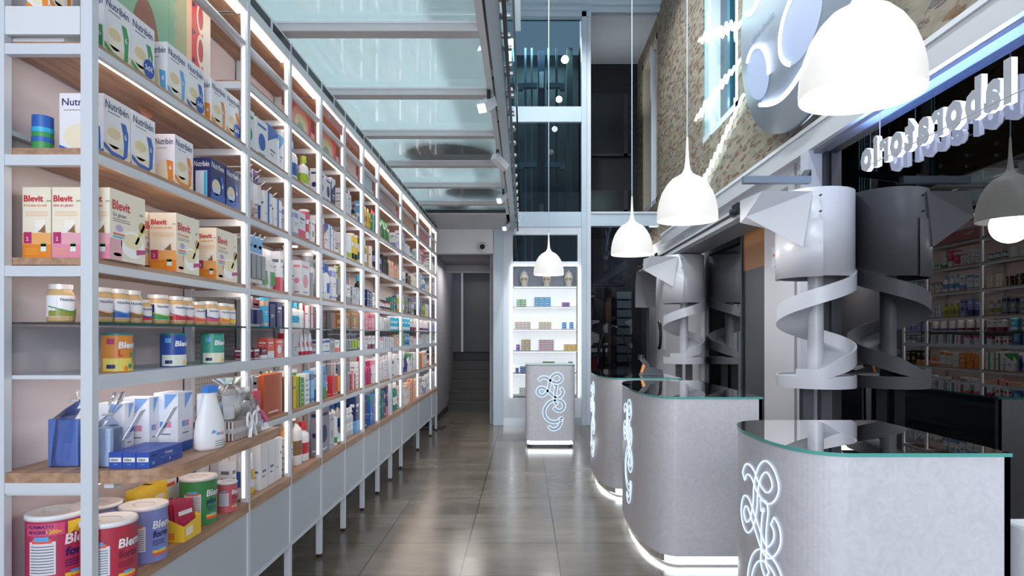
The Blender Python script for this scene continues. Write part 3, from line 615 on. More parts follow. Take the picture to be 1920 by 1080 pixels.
def fill(ui, lv, spec, rows=1, xoff=.0, y_lo=None, y_hi=None):
    """spec: 'kind:c1:c2:count[:w:h]' items separated by spaces, laid out near to far"""
    a, b = UN[ui]; y0 = (y_lo or YP(a)+.028); y1 = (y_hi or YP(b)-.028); z = LV[lv]+.0008
    items = []
    for it in spec.split():
        f = it.split(':'); kd = f[0]; n = int(f[3]) if len(f) > 3 else 1
        w_, h = DEF[kd]; w_ = float(f[4]) if len(f) > 4 else w_; h = float(f[5]) if len(f) > 5 else h
        for q in range(n): items.append((kd, f[1], f[2], w_, h))
    nxt = {'G': .31, 'F': .25, 'E': .15, 'D': .15, 'C': .285, 'B': .275, 'A': .265, 'T': .28}[lv]
    tot = sum(i[3] for i in items); sc = min(1, (y1-y0-.004*len(items))/tot); gap = (y1-y0-tot*sc)/len(items)
    for row in range(rows):
        y = y0+gap/2; seen = {}
        for k, (kd, c1, c2, w_, h) in enumerate(items):
            ww = round(w_*sc, 3); hh = min(h*(1 if kd != 'x' else R.choice((.94, 1, 1, 1.05))), nxt); hh = round(hh, 3); d = .055 if kd in 'x' else ww
            if kd not in 'hxj': hh = min(round(hh*1.1, 3), nxt)
            des = (ui*3+k//2+ord(lv)) % 6
            o = make(kd, c1, c2, ww, hh, d, des)
            yy = y+ww/2; y += ww+gap
            dep = XS-.030-xoff-(row*.105)-max(d, .05)/2-(R.random()*.008)
            zz = z
            if kd == 'h': dep = XS-.05-.1*row; zz = z+max(.002, nxt-hh-.012)
            o.location = (dep, yy, zz)
            if kd not in 'h': o.rotation_euler = (0, 0, R.uniform(-.05, .05))
            where = '%s from its near end on %s shelf, %s bay' % (ORD[k], LVN[lv], ORD[ui])
            if row: where = 'back row, '+where
            if c2 != c1: lab = '%s %s with %s, %s' % (cname(c1), KN[kd], cname(c2), where)
            else: lab = '%s %s, %s' % (cname(c1), KN[kd], where)
            tag(o, lab, KN[kd] if kd != 'k' else 'leaflet stand', 'products on the %s shelf of the %s bay' % (LVN[lv], ORD[ui]))

# posters / graphic panels on the upper shelves
def poster(y0, y1, z0, z1, X, lab, kind):
    w_ = y1-y0; h = z1-z0; m = MB().box(-.003, .003, 0, w_, 0, h, 'coral' if kind != 'avocado' else '#86b79a'); fn = lambda u, v: (.0036, u, v); f2 = lambda u, v: (.0042, u, v); f3 = lambda u, v: (.0048, u, v)
    if kind == 'avocado':
        m.rect(fn, 0, 0, w_*.56, h, '#7fb596'); m.disc(f2, w_*.27, h*.28, w_*.14, '#8a5a4c', h*.38, 28)
        for k in range(9): m.shape(f2, [(w_*.50, h*k/9), (w_*.60, h*(k+.5)/9), (w_*.50, h*(k+1)/9)], '#7fb596')
        m.rect(fn, w_*.56, 0, w_*.7, h, '#a8b18a'); m.rect(fn, w_*.7, 0, w_*.76, h, '#f0c4a6'); m.rect(fn, w_*.76, 0, w_*.9, h, '#e0404e'); m.rect(fn, w_*.9, 0, w_, h, '#f4ede6')
        for k in range(5):
            m.shape(f2, [(w_*.77, h*(k*.2+.1)), (w_*.81, h*(k*.2+.13)), (w_*.77, h*(k*.2+.15))], '#3c3a5c')
        for k in range(4):
            m.disc(f2, w_*.87, h*(.15+.24*k), w_*.05, '#f6ead0', h*.12, 20); m.disc(f3, w_*.87, h*(.15+.24*k), w_*.032, '#c0485e', h*.085, 20)
    elif kind == 'arch':
        m.rect(fn, 0, 0, w_*.16, h*.9, '#d8486c'); m.rect(fn, w_*.84, 0, w_, h*.5, '#d8486c')
        for q, c in ((.36, '#f0a08a'), (.26, '#e8d9a0'), (.16, '#9fb59a'), (.08, '#f4f0e0')):
            m.shape(lambda u, v, q=q: (.0036+(.4-q)*.004, u, v), [(w_*.5-w_*q, 0)]+[(w_*.5+w_*q*math.cos(t), h*(.35*q/.36)+h*.5*(q/.36)*math.sin(t)) for t in [PI-PI*k/14 for k in range(15)]]+[(w_*.5+w_*q, 0)], c)
    elif kind == 'rainbow':
        m.rect(fn, 0, 0, w_*.45, h, '#a9cede'); m.rect(fn, w_*.45, 0, w_*.52, h, '#d0508c'); m.rect(fn, w_*.52, 0, w_, h, '#d8ccc4')
        for q, c in ((.22, '#c79c84'), (.17, '#8fc3d2'), (.11, '#c04a80'), (.05, '#f0e6c8')):
            m.shape(lambda u, v, q=q: (.0036+(.4-q)*.004, u, v), [(w_*.76-w_*q, 0)]+[(w_*.76+w_*q*math.cos(t), h*.3+h*.5*(q/.22)*math.sin(t)) for t in [PI-PI*k/14 for k in range(15)]]+[(w_*.76+w_*q, 0)], c)
    else:
        m.rect(fn, 0, 0, w_, h, kind); m.text(f2, 'Higiene', w_*.15, h*.4, h*.22, 'white', maxw=w_*.7)
    o = m.build('graphic_panel', None, (X, y0, z0)); tag(o, lab, 'poster')
poster(2.29, 2.99, LV['A']+.001, 2.94, -1.47, 'green and red fruit graphic behind the highest cartons of the near bay', 'avocado')
poster(YP(3)+.12, YP(4)-.04, LV['T']+.001, LV['T']+.2, XS-.06, 'pink arch graphic on the top shelf, third bay', 'arch')
poster(YP(4)+.05, YP(5)-.04, LV['T']+.001, LV['T']+.2, XS-.06, 'pink arch graphic on the top shelf, fourth bay', 'arch')
poster(YP(4)+.04, YP(6)-.08, 2.87, 2.935, XS-.02, 'brick red header sign with white lettering under the cornice', '#b4685c')
poster(YP(5)+.05, YP(6)-.04, LV['T']+.001, LV['T']+.2, XS-.06, 'pale pink graphic on the top shelf, fifth bay', '#dcb8b4')
poster(YP(6)+.05, YP(7)-.04, LV['T']+.001, LV['T']+.18, XS-.06, 'pale blue graphic on the top shelf, sixth bay', '#bcd4e0')
poster(YP(7)+.05, YP(9)-.06, LV['A']+.001, LV['A']+.28, XS-.2, 'blue and pink rainbow graphic on seventh shelf, seventh bay', 'rainbow')
poster(YP(7)+.05, YP(9)-.06, LV['T']+.001, LV['T']+.2, XS-.06, 'grey pink graphic on the top shelf, seventh bay', '#b8a4a4')
poster(YP(9)+.05, YP(11)-.06, LV['T']+.001, LV['T']+.2, XS-.06, 'sand graphic on the top shelf, eighth bay', '#c9a088')
poster(YP(11)+.05, YP(13)-.06, LV['T']+.001, LV['T']+.2, XS-.06, 'rose graphic on the top shelf, ninth bay', '#dc8c94')

# bays 2..10
fill(1, 'A', 'x:white:green:1:.12:.2 x:white:blue:2:.15:.2 x:white:sky:1:.07:.19')
fill(1, 'B', 'h:purple:white:2:.06:.2 x:white:blue:2:.1:.16')
fill(1, 'C', 'h:sky:grey:4:.075:.25 o:white:green:2:.13:.2 x:white:rose:1:.05:.22', y_hi=None)
fill(1, 'D', 'h:burgundy:navy:2:.085:.15 x:cyan:peach:1:.06:.15 x:navy:navy:2:.075:.13')
fill(1, 'E', 'x:burgundy:white:3:.07:.055 x:coral:white:2:.09:.1')
fill(1, 'F', 'h:grey:rose:2:.06:.2 x:rust:rust:1:.25:.22')
fill(1, 'G', 'b:white:blue:1:.075:.25 u:white:yellow:1:.06:.18 x:white:white:3:.085:.24')
fill(2, 'A', 'c:white:white:1:.10:.24 b:white:blue:1:.17:.26 b:white:lime:1:.10:.2')
fill(2, 'B', 'x:white:lilac:2:.07:.15 x:white:rose:1:.12:.16 c:rose:white:1:.06:.18 x:white:green:1:.07:.15')
fill(2, 'C', 'x:white:rose:1:.05:.18 p:white:white:1:.14:.28 x:white:pink:1:.14:.2 c:steel:steel:1:.07:.25')
fill(2, 'D', 'c:navy:navy:1:.06:.12 b:white:cyan:2:.08:.14 b:white:white:1:.065:.14 x:white:red:1:.08:.14 x:burgundy:burgundy:1:.03:.12')
fill(2, 'E', 'x:white:red:1:.05:.13 x:lightgrey:lightgrey:1:.1:.14 u:white:red:4:.05:.12')
fill(2, 'F', 'x:yellow:black:1:.13:.19 x:lime:black:1:.06:.19 x:green:white:1:.05:.18 x:white:teal:1:.08:.2 x:sky:navy:1:.07:.2')
fill(2, 'G', 'x:white:peach:1:.05:.2 t:amber:white:1:.13:.29 p:white:brown:1:.1:.3 b:white:red:1:.12:.22')
fill(3, 'A', 'x:white:navy:2:.13:.18 x:navy:white:1:.09:.19 j:yellow:steel:2:.05:.05')
fill(3, 'B', 'x:coral:white:1:.13:.2 x:white:blue:2:.08:.18 x:white:purple:1:.07:.16 j:yellow:blue:2:.045:.05')
fill(3, 'C', 'h:blue:white:2:.09:.25 b:white:blue:2:.07:.22 x:white:lilac:1:.1:.22 h:lime:grey:1:.07:.24')
fill(3, 'E', 'x:white:blue:2:.11:.09 x:grey:steel:1:.12:.1 x:white:coral:1:.1:.09')
fill(3, 'F', 'x:white:blue:1:.08:.2 x:sky:green:1:.07:.21 b:rose:white:1:.09:.2 x:red:red:1:.1:.13 h:navy:orange:1:.05:.24')
fill(3, 'G', 'x:grey:navy:1:.2:.32 x:lightgrey:steel:1:.1:.24 c:white:green:1:.09:.18')
fill(4, 'A', 'x:white:lightgrey:2:.1:.17 u:navy:white:1:.06:.2 j:amber:teal:2:.05:.06')
fill(4, 'B', 'x:white:white:1:.1:.18 c:white:lime:2:.08:.17 c:yellow:black:2:.08:.2')
fill(4, 'C', 'x:white:grey:2:.11:.14 x:black:steel:1:.05:.14 x:lightgrey:steel:2:.09:.14')
fill(4, 'D', 'x:brown:amber:2:.2:.14')
fill(4, 'E', 'h:burgundy:steel:3:.06:.13 h:navy:lime:3:.06:.13')
fill(4, 'F', 'x:grey:grey:1:.2:.23 x:red:white:1:.13:.12 x:white:rose:1:.06:.2')
fill(4, 'G', 'k:white:sky:1:.16:.1 b:lightgrey:white:3:.07:.2 x:navy:sky:1:.1:.28')
fill(5, 'A', 'x:sky:white:1:.1:.2 u:white:navy:1:.06:.15 u:yellow:orange:2:.06:.18 x:green:white:1:.06:.17')
fill(5, 'B', 'b:white:teal:2:.07:.2 b:olive:white:1:.09:.22 x:white:amber:1:.05:.2 j:black:black:1:.04:.05')
fill(5, 'C', 'b:black:cyan:2:.08:.23 x:navy:sky:2:.07:.14 x:white:steel:1:.08:.14')
fill(5, 'D', 'x:pink:red:4:.09:.14')
fill(5, 'E', 'x:white:pink:2:.08:.1 x:white:burgundy:2:.08:.12')
fill(5, 'F', 'b:burgundy:red:2:.07:.22 b:rose:magenta:1:.07:.2 b:magenta:magenta:2:.06:.18 x:white:pink:1:.05:.2')
fill(5, 'G', 'x:navy:blue:2:.09:.28 b:white:blue:1:.1:.26 x:blue:teal:2:.08:.26')
fill(6, 'A', 'x:sky:white:1:.1:.18 o:rose:rose:2:.17:.24 o:green:green:2:.16:.22 x:white:lilac:2:.08:.15')
fill(6, 'B', 'b:lilac:black:3:.07:.17 b:black:black:3:.07:.18 u:peach:white:3:.05:.16 x:peach:rose:2:.05:.14')
fill(6, 'C', 'j:orange:black:3:.06:.09 j:purple:black:2:.06:.09 j:coral:black:2:.06:.09 x:teal:green:2:.08:.14 b:red:black:2:.06:.15')
fill(6, 'D', 'x:white:white:2:.12:.12 x:lightgrey:white:2:.1:.12 c:cyan:white:3:.08:.13')
fill(6, 'E', 'x:white:pink:2:.11:.1 x:white:steel:2:.12:.1 x:white:black:1:.12:.1 x:peach:cyan:2:.07:.12')
fill(6, 'F', 'x:white:pink:3:.12:.17 x:white:burgundy:2:.09:.18 x:white:white:2:.08:.22')
fill(6, 'G', 'x:teal:navy:3:.08:.26 x:navy:pink:2:.08:.26 b:sky:navy:3:.08:.24 b:teal:white:2:.07:.26')
fill(7, 'A', 'x:white:lilac:3:.07:.22 c:white:white:2:.12:.12 j:lightgrey:teal:3:.07:.09')
fill(7, 'B', 'j:white:lilac:2:.12:.15 x:black:amber:2:.09:.12 x:cream:amber:2:.08:.15')
fill(7, 'C', 'b:lime:white:3:.07:.18 x:grey:navy:3:.08:.2 b:lightgrey:olive:2:.07:.16')
fill(7, 'D', 'c:cyan:white:4:.09:.14 x:white:burgundy:2:.09:.14')
fill(7, 'E', 'x:green:lime:2:.1:.14 c:sky:blue:2:.08:.12 x:white:red:3:.07:.1')
fill(7, 'F', 'x:white:blue:2:.09:.2 u:navy:blue:3:.06:.17 x:white:green:3:.12:.21')
fill(7, 'G', 'x:white:peach:4:.13:.22 x:peach:red:3:.13:.24')
fill(8, 'A', 'x:white:pink:3:.09:.18 x:rose:white:2:.08:.22 x:white:green:3:.08:.12')
fill(8, 'B', 'x:white:lilac:3:.1:.2 b:white:sky:3:.08:.2 x:cream:steel:2:.08:.14')
fill(8, 'C', 'x:lilac:navy:3:.09:.22 b:lime:olive:3:.07:.16 x:white:steel:2:.08:.18')
fill(8, 'D', 'c:white:burgundy:3:.09:.14 c:white:purple:3:.09:.13')
fill(8, 'E', 'x:white:rose:3:.09:.11 x:white:green:3:.08:.12')
fill(8, 'F', 'x:orange:amber:3:.1:.18 x:white:orange:3:.09:.2 j:coral:orange:2:.07:.1')
fill(8, 'G', 'x:white:steel:3:.1:.24 b:white:grey:2:.07:.22 x:white:lilac:3:.1:.22')
fill(9, 'A', 'x:white:black:4:.1:.18'); fill(9, 'C', 'x:black:grey:4:.1:.2'); fill(9, 'D', 'x:lilac:white:4:.09:.13'); fill(9, 'E', 'x:grey:white:4:.09:.12'); fill(9, 'F', 'x:black:amber:4:.1:.2'); fill(9, 'B', 'x:white:grey:4:.1:.2')
fill(9, 'G', 'x:lightgrey:white:4:.1:.24')
# second rows where the shelves read full
for ui, lv, sp in [(1, 'G', 'x:white:white:5:.08:.24'), (2, 'B', 'x:white:white:5:.09:.2'), (2, 'G', 'x:white:white:5:.08:.2'), (2, 'F', 'x:white:green:5:.09:.21'), (4, 'G', 'b:white:blue:4:.08:.24'), (5, 'G', 'x:navy:blue:5:.08:.28'),
                   (3, 'C', 'x:white:blue:5:.08:.22'), (6, 'F', 'x:white:pink:8:.1:.2'), (7, 'F', 'x:white:white:8:.1:.22')]:
    a, b = UN[ui]; n0 = len(COL.objects)
    fill(ui, lv, sp, 1, .12)
    for o in list(COL.objects)[n0:]:
        if o.parent is None and 'label' in o: o['label'] = 'back row '+o['label'].replace(' its near end on', ' near on').replace(' shelf,', ' shelf')
# hooks in the second bay
u1 = bpy.data.objects['shelving_unit.001']
for k in range(5):
    Yh = YP(2)+.10+.075*k
    MB().tube([(-.12, Yh-YP(2), 2.21-.012*k), (.10, Yh-YP(2), 2.215-.012*k), (.125, Yh-YP(2), 2.235-.012*k)], .0035, white, 6).build('display_hook', u1)

# ---------------- first bay, modelled one by one
def prod(name, mb, loc, lab, cat, group=None, rz=0, kids=()):
    o = mb.build(name, None, loc); o.rotation_euler = (0, 0, rz); tag(o, lab, cat, group)
    for n_, kmb in kids: kmb.build(n_, o)
    return o
def nutri(w_, d, h, c, badge=False, dark=False):
    base = '#eceaf0' if not dark else 'navy'
    m = MB().box(-d/2, d/2, -w_/2, w_/2, 0, h, base); a = w_/2
    fn = F_(d); f2 = F_(d, .0012); f3 = F_(d, .0018)
    m.text(fn, 'Nutribén' if not dark else 'Nutriben', -a*.88, h*.80, .026, 'navy' if not dark else 'white', maxw=w_*.86)
    m.rect(fn, -a*.7, h*.74, a*.2, h*.755, 'text')
    m.rect(fn, -a, 0, a, h*.22, c if dark else '#e7d9bd')
    m.disc(fn, -a*.25, h*.36, w_*.3, '#f4ecd9' if not dark else '#c9d6ea', h*.19, 22); m.disc(f2, -a*.25, h*.42, w_*.24, '#e3cfa5', h*.09, 22)
    m.shape(f2, [(a*.25, h*.66), (a*.62, h*.66), (a*.82, h*.5), (a*.74, h*.12), (a*.42, h*.04), (a*.5, h*.3), (a*.42, h*.5)], c); m.text(f3, '6', a*.5, h*.4, .02, 'white')
    m.shape(f2, [(-a, h*.22), (-a*.4, h*.12), (a*.5, h*.1), (a*.4, h*.03), (-a*.4, h*.04), (-a, h*.14)], c)
    if badge: m.disc(F_(d, .0022), a*.45, h*.25, w_*.24, '#1c48b0', h*.16, 24); m.text(F_(d, .0028), '2x5€', a*.1, h*.22, .018, 'white', maxw=w_*.34, bold=.03)
    s = S_(w_); s2 = S_(w_, .0012)
    m.text(s, 'Nutribén', -d*.44, h*.80, .024, 'navy' if not dark else 'white', maxw=d*.86)
    if dark: m.rect(s, -d*.36, h*.1, d*.3, h*.7, '#d8e2f2'); m.rect(s2, d*.12, h*.12, d*.28, h*.68, 'cyan')
    else:
        m.rect(s, -d*.4, h*.72, d*.1, h*.73, 'text')
        m.disc(s, -d*.05, h*.3, d*.36, '#efe3c9', h*.2, 20); m.shape(s2, [(d*.1, h*.5), (d*.42, h*.46), (d*.44, h*.1), (d*.2, h*.05)], c); m.text(S_(w_, .0018), '6', d*.22, h*.3, .018, 'white')
        m.shape(s2, [(-d*.5, h*.16), (0, h*.02), (d*.5, h*.1), (d*.5, 0), (-d*.5, 0)], c)
    return m
gA = 'baby cereal cartons in the near bay'
zA = LV['A']+.0008; zB = LV['B']+.0008; zC = LV['C']+.0008
for (y, c, bd, lab) in [(2.115, 'green', False, 'white cereal carton with green spoon, nearest on the highest shelf'), (2.255, 'green', True, 'white cereal carton with green spoon and round blue badge, highest shelf'),
                    (2.475, 'sky', False, 'white cereal carton with light blue spoon, no badge, highest shelf'), (2.615, 'blue', True, 'white cereal carton with blue spoon and round blue badge, highest shelf'),
                    (2.815, 'orange', False, 'white cereal carton with orange spoon, no badge, highest shelf'), (2.955, 'orange', True, 'white cereal carton with orange spoon and round badge by far post')]:
    prod('cereal_carton', nutri(.137, .075, .205, c, bd), (-1.38, y, zA), lab, 'carton', gA)
prod('cereal_carton', nutri(.10, .07, .2, 'orange'), (-1.49, 2.012, zA+.095), 'pale carton with yellow edge standing behind the near end panel', 'carton', gA)
MB().box(-.08, .08, -.06, .06, 0, .094, whitew).build('shelf_riser', None, (-1.49, 2.02, LV['A']+.0005)); tag(bpy.data.objects['shelf_riser'], 'white riser under the pale carton at the near end', 'riser')
for (y, w_, d, c, dk, lab) in [(2.10, .138, .14, 'blue', False, 'large white cereal carton with blue spoon beside the near post'), (2.245, .138, .09, 'blue', False, 'white cereal carton with blue spoon, second on the sixth shelf'),
                    (2.512, .135, .078, 'orange', False, 'white cereal carton with orange spoon on the sixth shelf'), (2.79, .13, .075, 'blue', True, 'navy blue milk carton beside the orange spoon carton'),
                    (2.93, .13, .075, 'blue', True, 'navy blue milk carton nearest the far post of near bay')]:
    prod('cereal_carton' if not dk else 'milk_carton', nutri(w_, d, .195 if not dk else .182, c, dark=dk), (-1.335-d/2, y, zB), lab, 'carton', 'cartons on the sixth shelf of the near bay')
prod('milk_tub', MB().cyl(.029, 0, .035, 'green').cyl(.030, .035, .05, 'blue').cyl(.029, .05, .065, 'green').cyl(.03, .065, .08, 'cyan').cyl(.029, .08, .118, 'blue'), (-1.527, 2.03, zB), 'blue and green striped round tub behind the near post', 'tub')
def blev(w_, d, h, c):
    m = MB().box(-d/2, d/2, -w_/2, w_/2, 0, h, '#f0e6d2'); s = S_(w_); s2 = S_(w_, .0012); s3 = S_(w_, .0018); b = d/2
    m.rect(s, -b, 0, b, h*.20, c); m.rect(s, -b, h*.20, b, h*.36, {'orange': '#efae6a', 'pink': '#e8a8b4'}[c])
    m.text(s2, 'Blevit', -b*.9, h*.80, .020, 'red', maxw=d*.78, bold=.03); m.text(s2, 'plus', b*.72, h*.8, .006, 'green')
    m.text(s2, '8 Cereales con miel' if c == 'orange' else 'bibe sin gluten', -b*.9, h*.73, .008, 'orange' if c == 'orange' else 'rose', maxw=d*.8)
    for k in range(3): m.rect(s2, -b*.8, h*(.60+.025*k), b*.8, h*(.607+.025*k), 'peach')
    m.rect(s2, -b*.1, h*.36, b*.65, h*.54, '#f7efe4'); m.shape(s3, [(b*.1, h*.37), (b*.65, h*.36), (b*.6, h*.48), (b*.4, h*.43)], 'brown'); m.disc(s3, b*.05, h*.41, .007, 'white')
    m.rect(s2, -b*.9, h*.21, -b*.35, h*.37, 'magenta'); m.text(s3, '2', -b*.72, h*.25, .012, 'white')
    m.rect(s2, b*.3, h*.1, b*.68, h*.2, '#dfeee4'); m.rect(s2, b*.3, h*.17, b*.68, h*.215, 'green')
    for k in range(4): m.rect(s3, -b*.8, h*(.06+.025*k), b*.1, h*(.066+.025*k), 'yellow')
    f = F_(d); f2 = F_(d, .0012); f3 = F_(d, .0018); a = w_/2
    m.rect(f, -a, 0, -a*.35, h*.3, {'orange': '#efc9a2', 'pink': '#e2aab2'}[c])
    m.text(f, 'Blevit', -a*.88, h*.72, .030, 'red', maxw=w_*.72, bold=.03); m.text(f, 'plus', a*.66, h*.72, .009, 'green')
    m.text(f, 'Sin gluten' if c == 'pink' else '8 Cereales', -a*.85, h*.62, .013, 'text' if c == 'pink' else 'orange', maxw=w_*.5)
    for k in range(2): m.rect(f, -a*.85, h*(.55+.03*k), a*.1, h*(.56+.03*k), 'text')
    m.disc(f, a*.25, h*.26, w_*.33, '#ffffff', h*.2, 24); m.disc(f2, a*.25, h*.31, w_*.27, '#f1e3b8', h*.11, 24)
    m.shape(f2, [(a*.35, h*.28), (a*.5, h*.28), (a*.98, h*.58), (a*.9, h*.62)], '#e4cf3c')
    m.disc(f2, a*.8, h*.55, w_*.10, '#c79f57', h*.08); m.disc(f, -a*.5, h*.46, w_*.1, '#b7a7cf', h*.05)
    m.rect(f2, -a*.85, h*.36, -a*.2, h*.385, 'coral'); m.rect(f2, -a*.85, h*.32, -a*.25, h*.345, 'cyan')
    m.shape(f3, [(a*.45, h*.12), (a*.98, h*.16), (a*.98, h*.22), (a*.45, h*.2)], 'magenta'); m.disc(f, -a*.6, h*.08, w_*.11, '#9a93b5', h*.025)
    return m
for (x, y, w_, d, c, lab) in [(-1.516, 2.06, .14, .088, 'orange', 'cream and orange cereal carton, farthest back at near end of fifth shelf'), (-1.424, 2.06, .14, .088, 'pink', 'cream and pink cereal carton, middle at near end of fifth shelf'),
                       (-1.334, 2.085, .185, .088, 'pink', 'large cream and pink cereal carton beside the near post'), (-1.358, 2.49, .17, .10, 'orange', 'cream and orange cereal carton with milk bowl, middle of fifth shelf'),
                       (-1.362, 2.845, .20, .082, 'orange', 'cream and orange cereal carton with milk bowl, by the far post'), (-1.455, 2.45, .17, .085, 'orange', 'orange cereal carton half hidden behind the middle one')]:
    prod('cereal_carton', blev(w_, d, .222, c), (x, y, zC), lab, 'carton', 'cereal cartons on the fifth shelf of the near bay')
# baby food jars on glass
zD = LV['D']+.0008
food = mat('jar_food', '#c9a878', .2)
jr = [(-1.462, 2.02, .075, .118, 'olive', 'green'), (-1.372, 2.07, .07, .112, 'brown', 'peach'), (-1.362, 2.142, .07, .112, 'blue', 'sky'), (-1.362, 2.215, .07, .112, 'brown', 'peach'), (-1.372, 2.297, .062, .085, 'red', 'blue'),
      (-1.372, 2.39, .083, .108, 'green', 'lime'), (-1.355, 2.485, .07, .108, 'red', 'rose'), (-1.362, 2.56, .07, .108, 'red', 'pink'), (-1.362, 2.655, .07, .095, 'coral', 'peach'), (-1.365, 2.765, .083, .103, 'rose', 'blue'),
      (-1.355, 2.86, .07, .1, 'orange', 'yellow'), (-1.362, 2.935, .07, .1, 'yellow', 'amber')]
jn = ['alone behind the near post', 'brown label, first right of near post', 'blue label, second right of near post', 'brown label, third right of near post', 'small with red and blue label', 'wide with green label', 'red label, right of the green one', 'red label, second right of green one', 'coral label, short', 'wide with rose and blue label', 'orange label near the far post', 'yellow label, last before far post']
for k, (x, y, w_, h, c, c2) in enumerate(jr):
    def bj(w_=w_, h=h, c=c, c2=c2):
        r_ = w_/2; m = MB().lathe([(.001, 0), (r_*.93, 0), (r_, .006), (r_, h*.74), (r_*.82, h*.84), (r_*.82, h*.88)], food, 24); m.lathe([(r_*1.01, h*.14), (r_*1.01, h*.70)], 'white', 24)
        fn = CY(r_, -1.9, .0014); L_ = r_*3.0; f2 = CY(r_, -1.9, .0022)
        for q in range(10):
            u0, u1 = L_*q/10, L_*(q+1)/10; g = lambda u: h*(.28+.26*abs(u/L_-.55))
            m.shape(fn, [(u0, h*.15), (u1, h*.15), (u1, g(u1)), (u0, g(u0))], c)
            m.shape(f2, [(u0, g(u0)-.003), (u1, g(u1)-.003), (u1, g(u1)+.001), (u0, g(u0)+.001)], c2)
        m.rect(fn, 0, h*.3, L_*.22, h*.66, 'navy' if c2 in ('blue', 'lime') else 'white', 4); m.text(f2, 'Nutribén', L_*.3, h*.56, .009, 'navy')
        return m, MB().cyl(r_*.86, h*.87, h, mat('tin_lid', '#e6e4e2', .3, .15), seg=24)
    m, l = bj(); prod('baby_food_jar', m, (x, y, zD), 'baby food jar on the glass shelf, '+jn[k], 'jar', 'baby food jars on the glass shelf of the near bay', kids=[('lid', l)])
# cans
def bcan(r_, h, c, c2, word1='Blemil', word2='forte', lidc='white', tc='white', tall=.93):
    m = MB().cyl(r_, 0, h*tall, c, seg=32); L_ = r_*PI; fn = CY(r_, -2.0, .001); f2 = CY(r_, -2.0, .0018); f3 = CY(r_, -2.0, .0026)
    m.rect(fn, L_*.03, h*.22, L_*.33, h*.66, '#dcdce4', 4)
    for k in range(10): m.rect(f2, L_*.05, h*(.25+.038*k), L_*.31, h*(.262+.038*k), 'text', 3)
    m.rect(f2, L_*.07, h*.64, L_*.29, h*.70, 'coral', 3); m.rect(f3, L_*.1, h*.67, L_*.26, h*.73, 'sky', 3)
    m.text(f2, word1, L_*.42, h*.60, h*.14, tc, bold=.03, slant=.1); m.text(f2, word2, L_*.42, h*.44, h*.12, c2, bold=.03, slant=.1)
    for k in range(3): m.rect(f2, L_*.42, h*(.30+.035*k), L_*.62, h*(.312+.035*k), c2, 3)
    m.rect(f2, L_*.42, h*.16, L_*.66, h*.21, 'yellow', 4); m.rect(f2, L_*.42, h*.11, L_*.66, h*.16, 'coral', 4); m.rect(f3, L_*.48, h*.2, L_*.6, h*.24, 'sky', 3)
    lid = MB().lathe([(.001, h*.985), (r_*.86, h*.985), (r_*.93, h), (r_*1.03, h*.99), (r_*1.04, h*tall), (r_*.99, h*tall)], lidc, 32)
    lid.tube([(r_*.5*math.cos(t)-.0, r_*.3*math.sin(t), h*.99) for t in [k*.4 for k in range(12)]], .0012, 'lightgrey', 5)
    return m, lid
zG = LV['G']+.0008
for (x, y, r_, h, c, c2, w1, w2, lab) in [(-1.487, 2.035, .080, .232, '#b8365c', 'navy', 'Blemil', 'forte', 'large raspberry milk powder tin with white lid, far left'), (-1.325, 2.042, .078, .205, '#b03448', 'burgundy', 'Blemil', 'forte', 'large red milk powder tin standing behind the near post'),
      (-1.502, 2.25, .075, .20, '#8f93cc', 'navy', 'Blemil', 'mini', 'pale lilac milk powder tin half hidden behind the red one'), (-1.345, 2.262, .075, .193, '#7f86c4', 'navy', 'Blemil', 'forte', 'large lavender milk powder tin right of the near post'),
      (-1.375, 2.70, .072, .195, '#3f8a52', 'navy', 'Blemil', 'plus', 'large green milk powder tin behind the pouch box'), (-1.335, 2.872, .043, .132, '#c8626c', 'burgundy', 'Blemil', 'Optim', 'small pink milk powder tin next to green one'),
      (-1.53, 2.46, .05, .15, '#c8475c', 'navy', 'Blemil', 'plus', 'small red milk powder tin at the back behind yellow packets')]:
    m, l = bcan(r_, h, c, c2, w1, w2)
    if r_ == .080:
        f = CY(r_, -2.0, .003); L_ = r_*PI; m.rect(f, 0, h*.74, L_*.42, h*.9, '#d8507c', 5); m.text(CY(r_, -2.0, .004), 'FORMATO', L_*.03, h*.84, .011, 'navy'); m.text(CY(r_, -2.0, .004), 'AHORRO', L_*.03, h*.77, .011, 'navy'); m.text(CY(r_, -2.0, .0045), '1200g', L_*.24, h*.77, .012, 'yellow', bold=.03)
        m.shape(f, [(L_*.45, h*.72), (L_*.52, h*.76), (L_*.60, h*.72), (L_*.60, h*.9), (L_*.45, h*.9)], 'yellow')
    prod('milk_powder_tin', m, (x, y, zG), lab, 'tin', 'milk powder tins on the bottom shelf of the near bay', kids=[('lid', l)])
zE = LV['E']+.0008
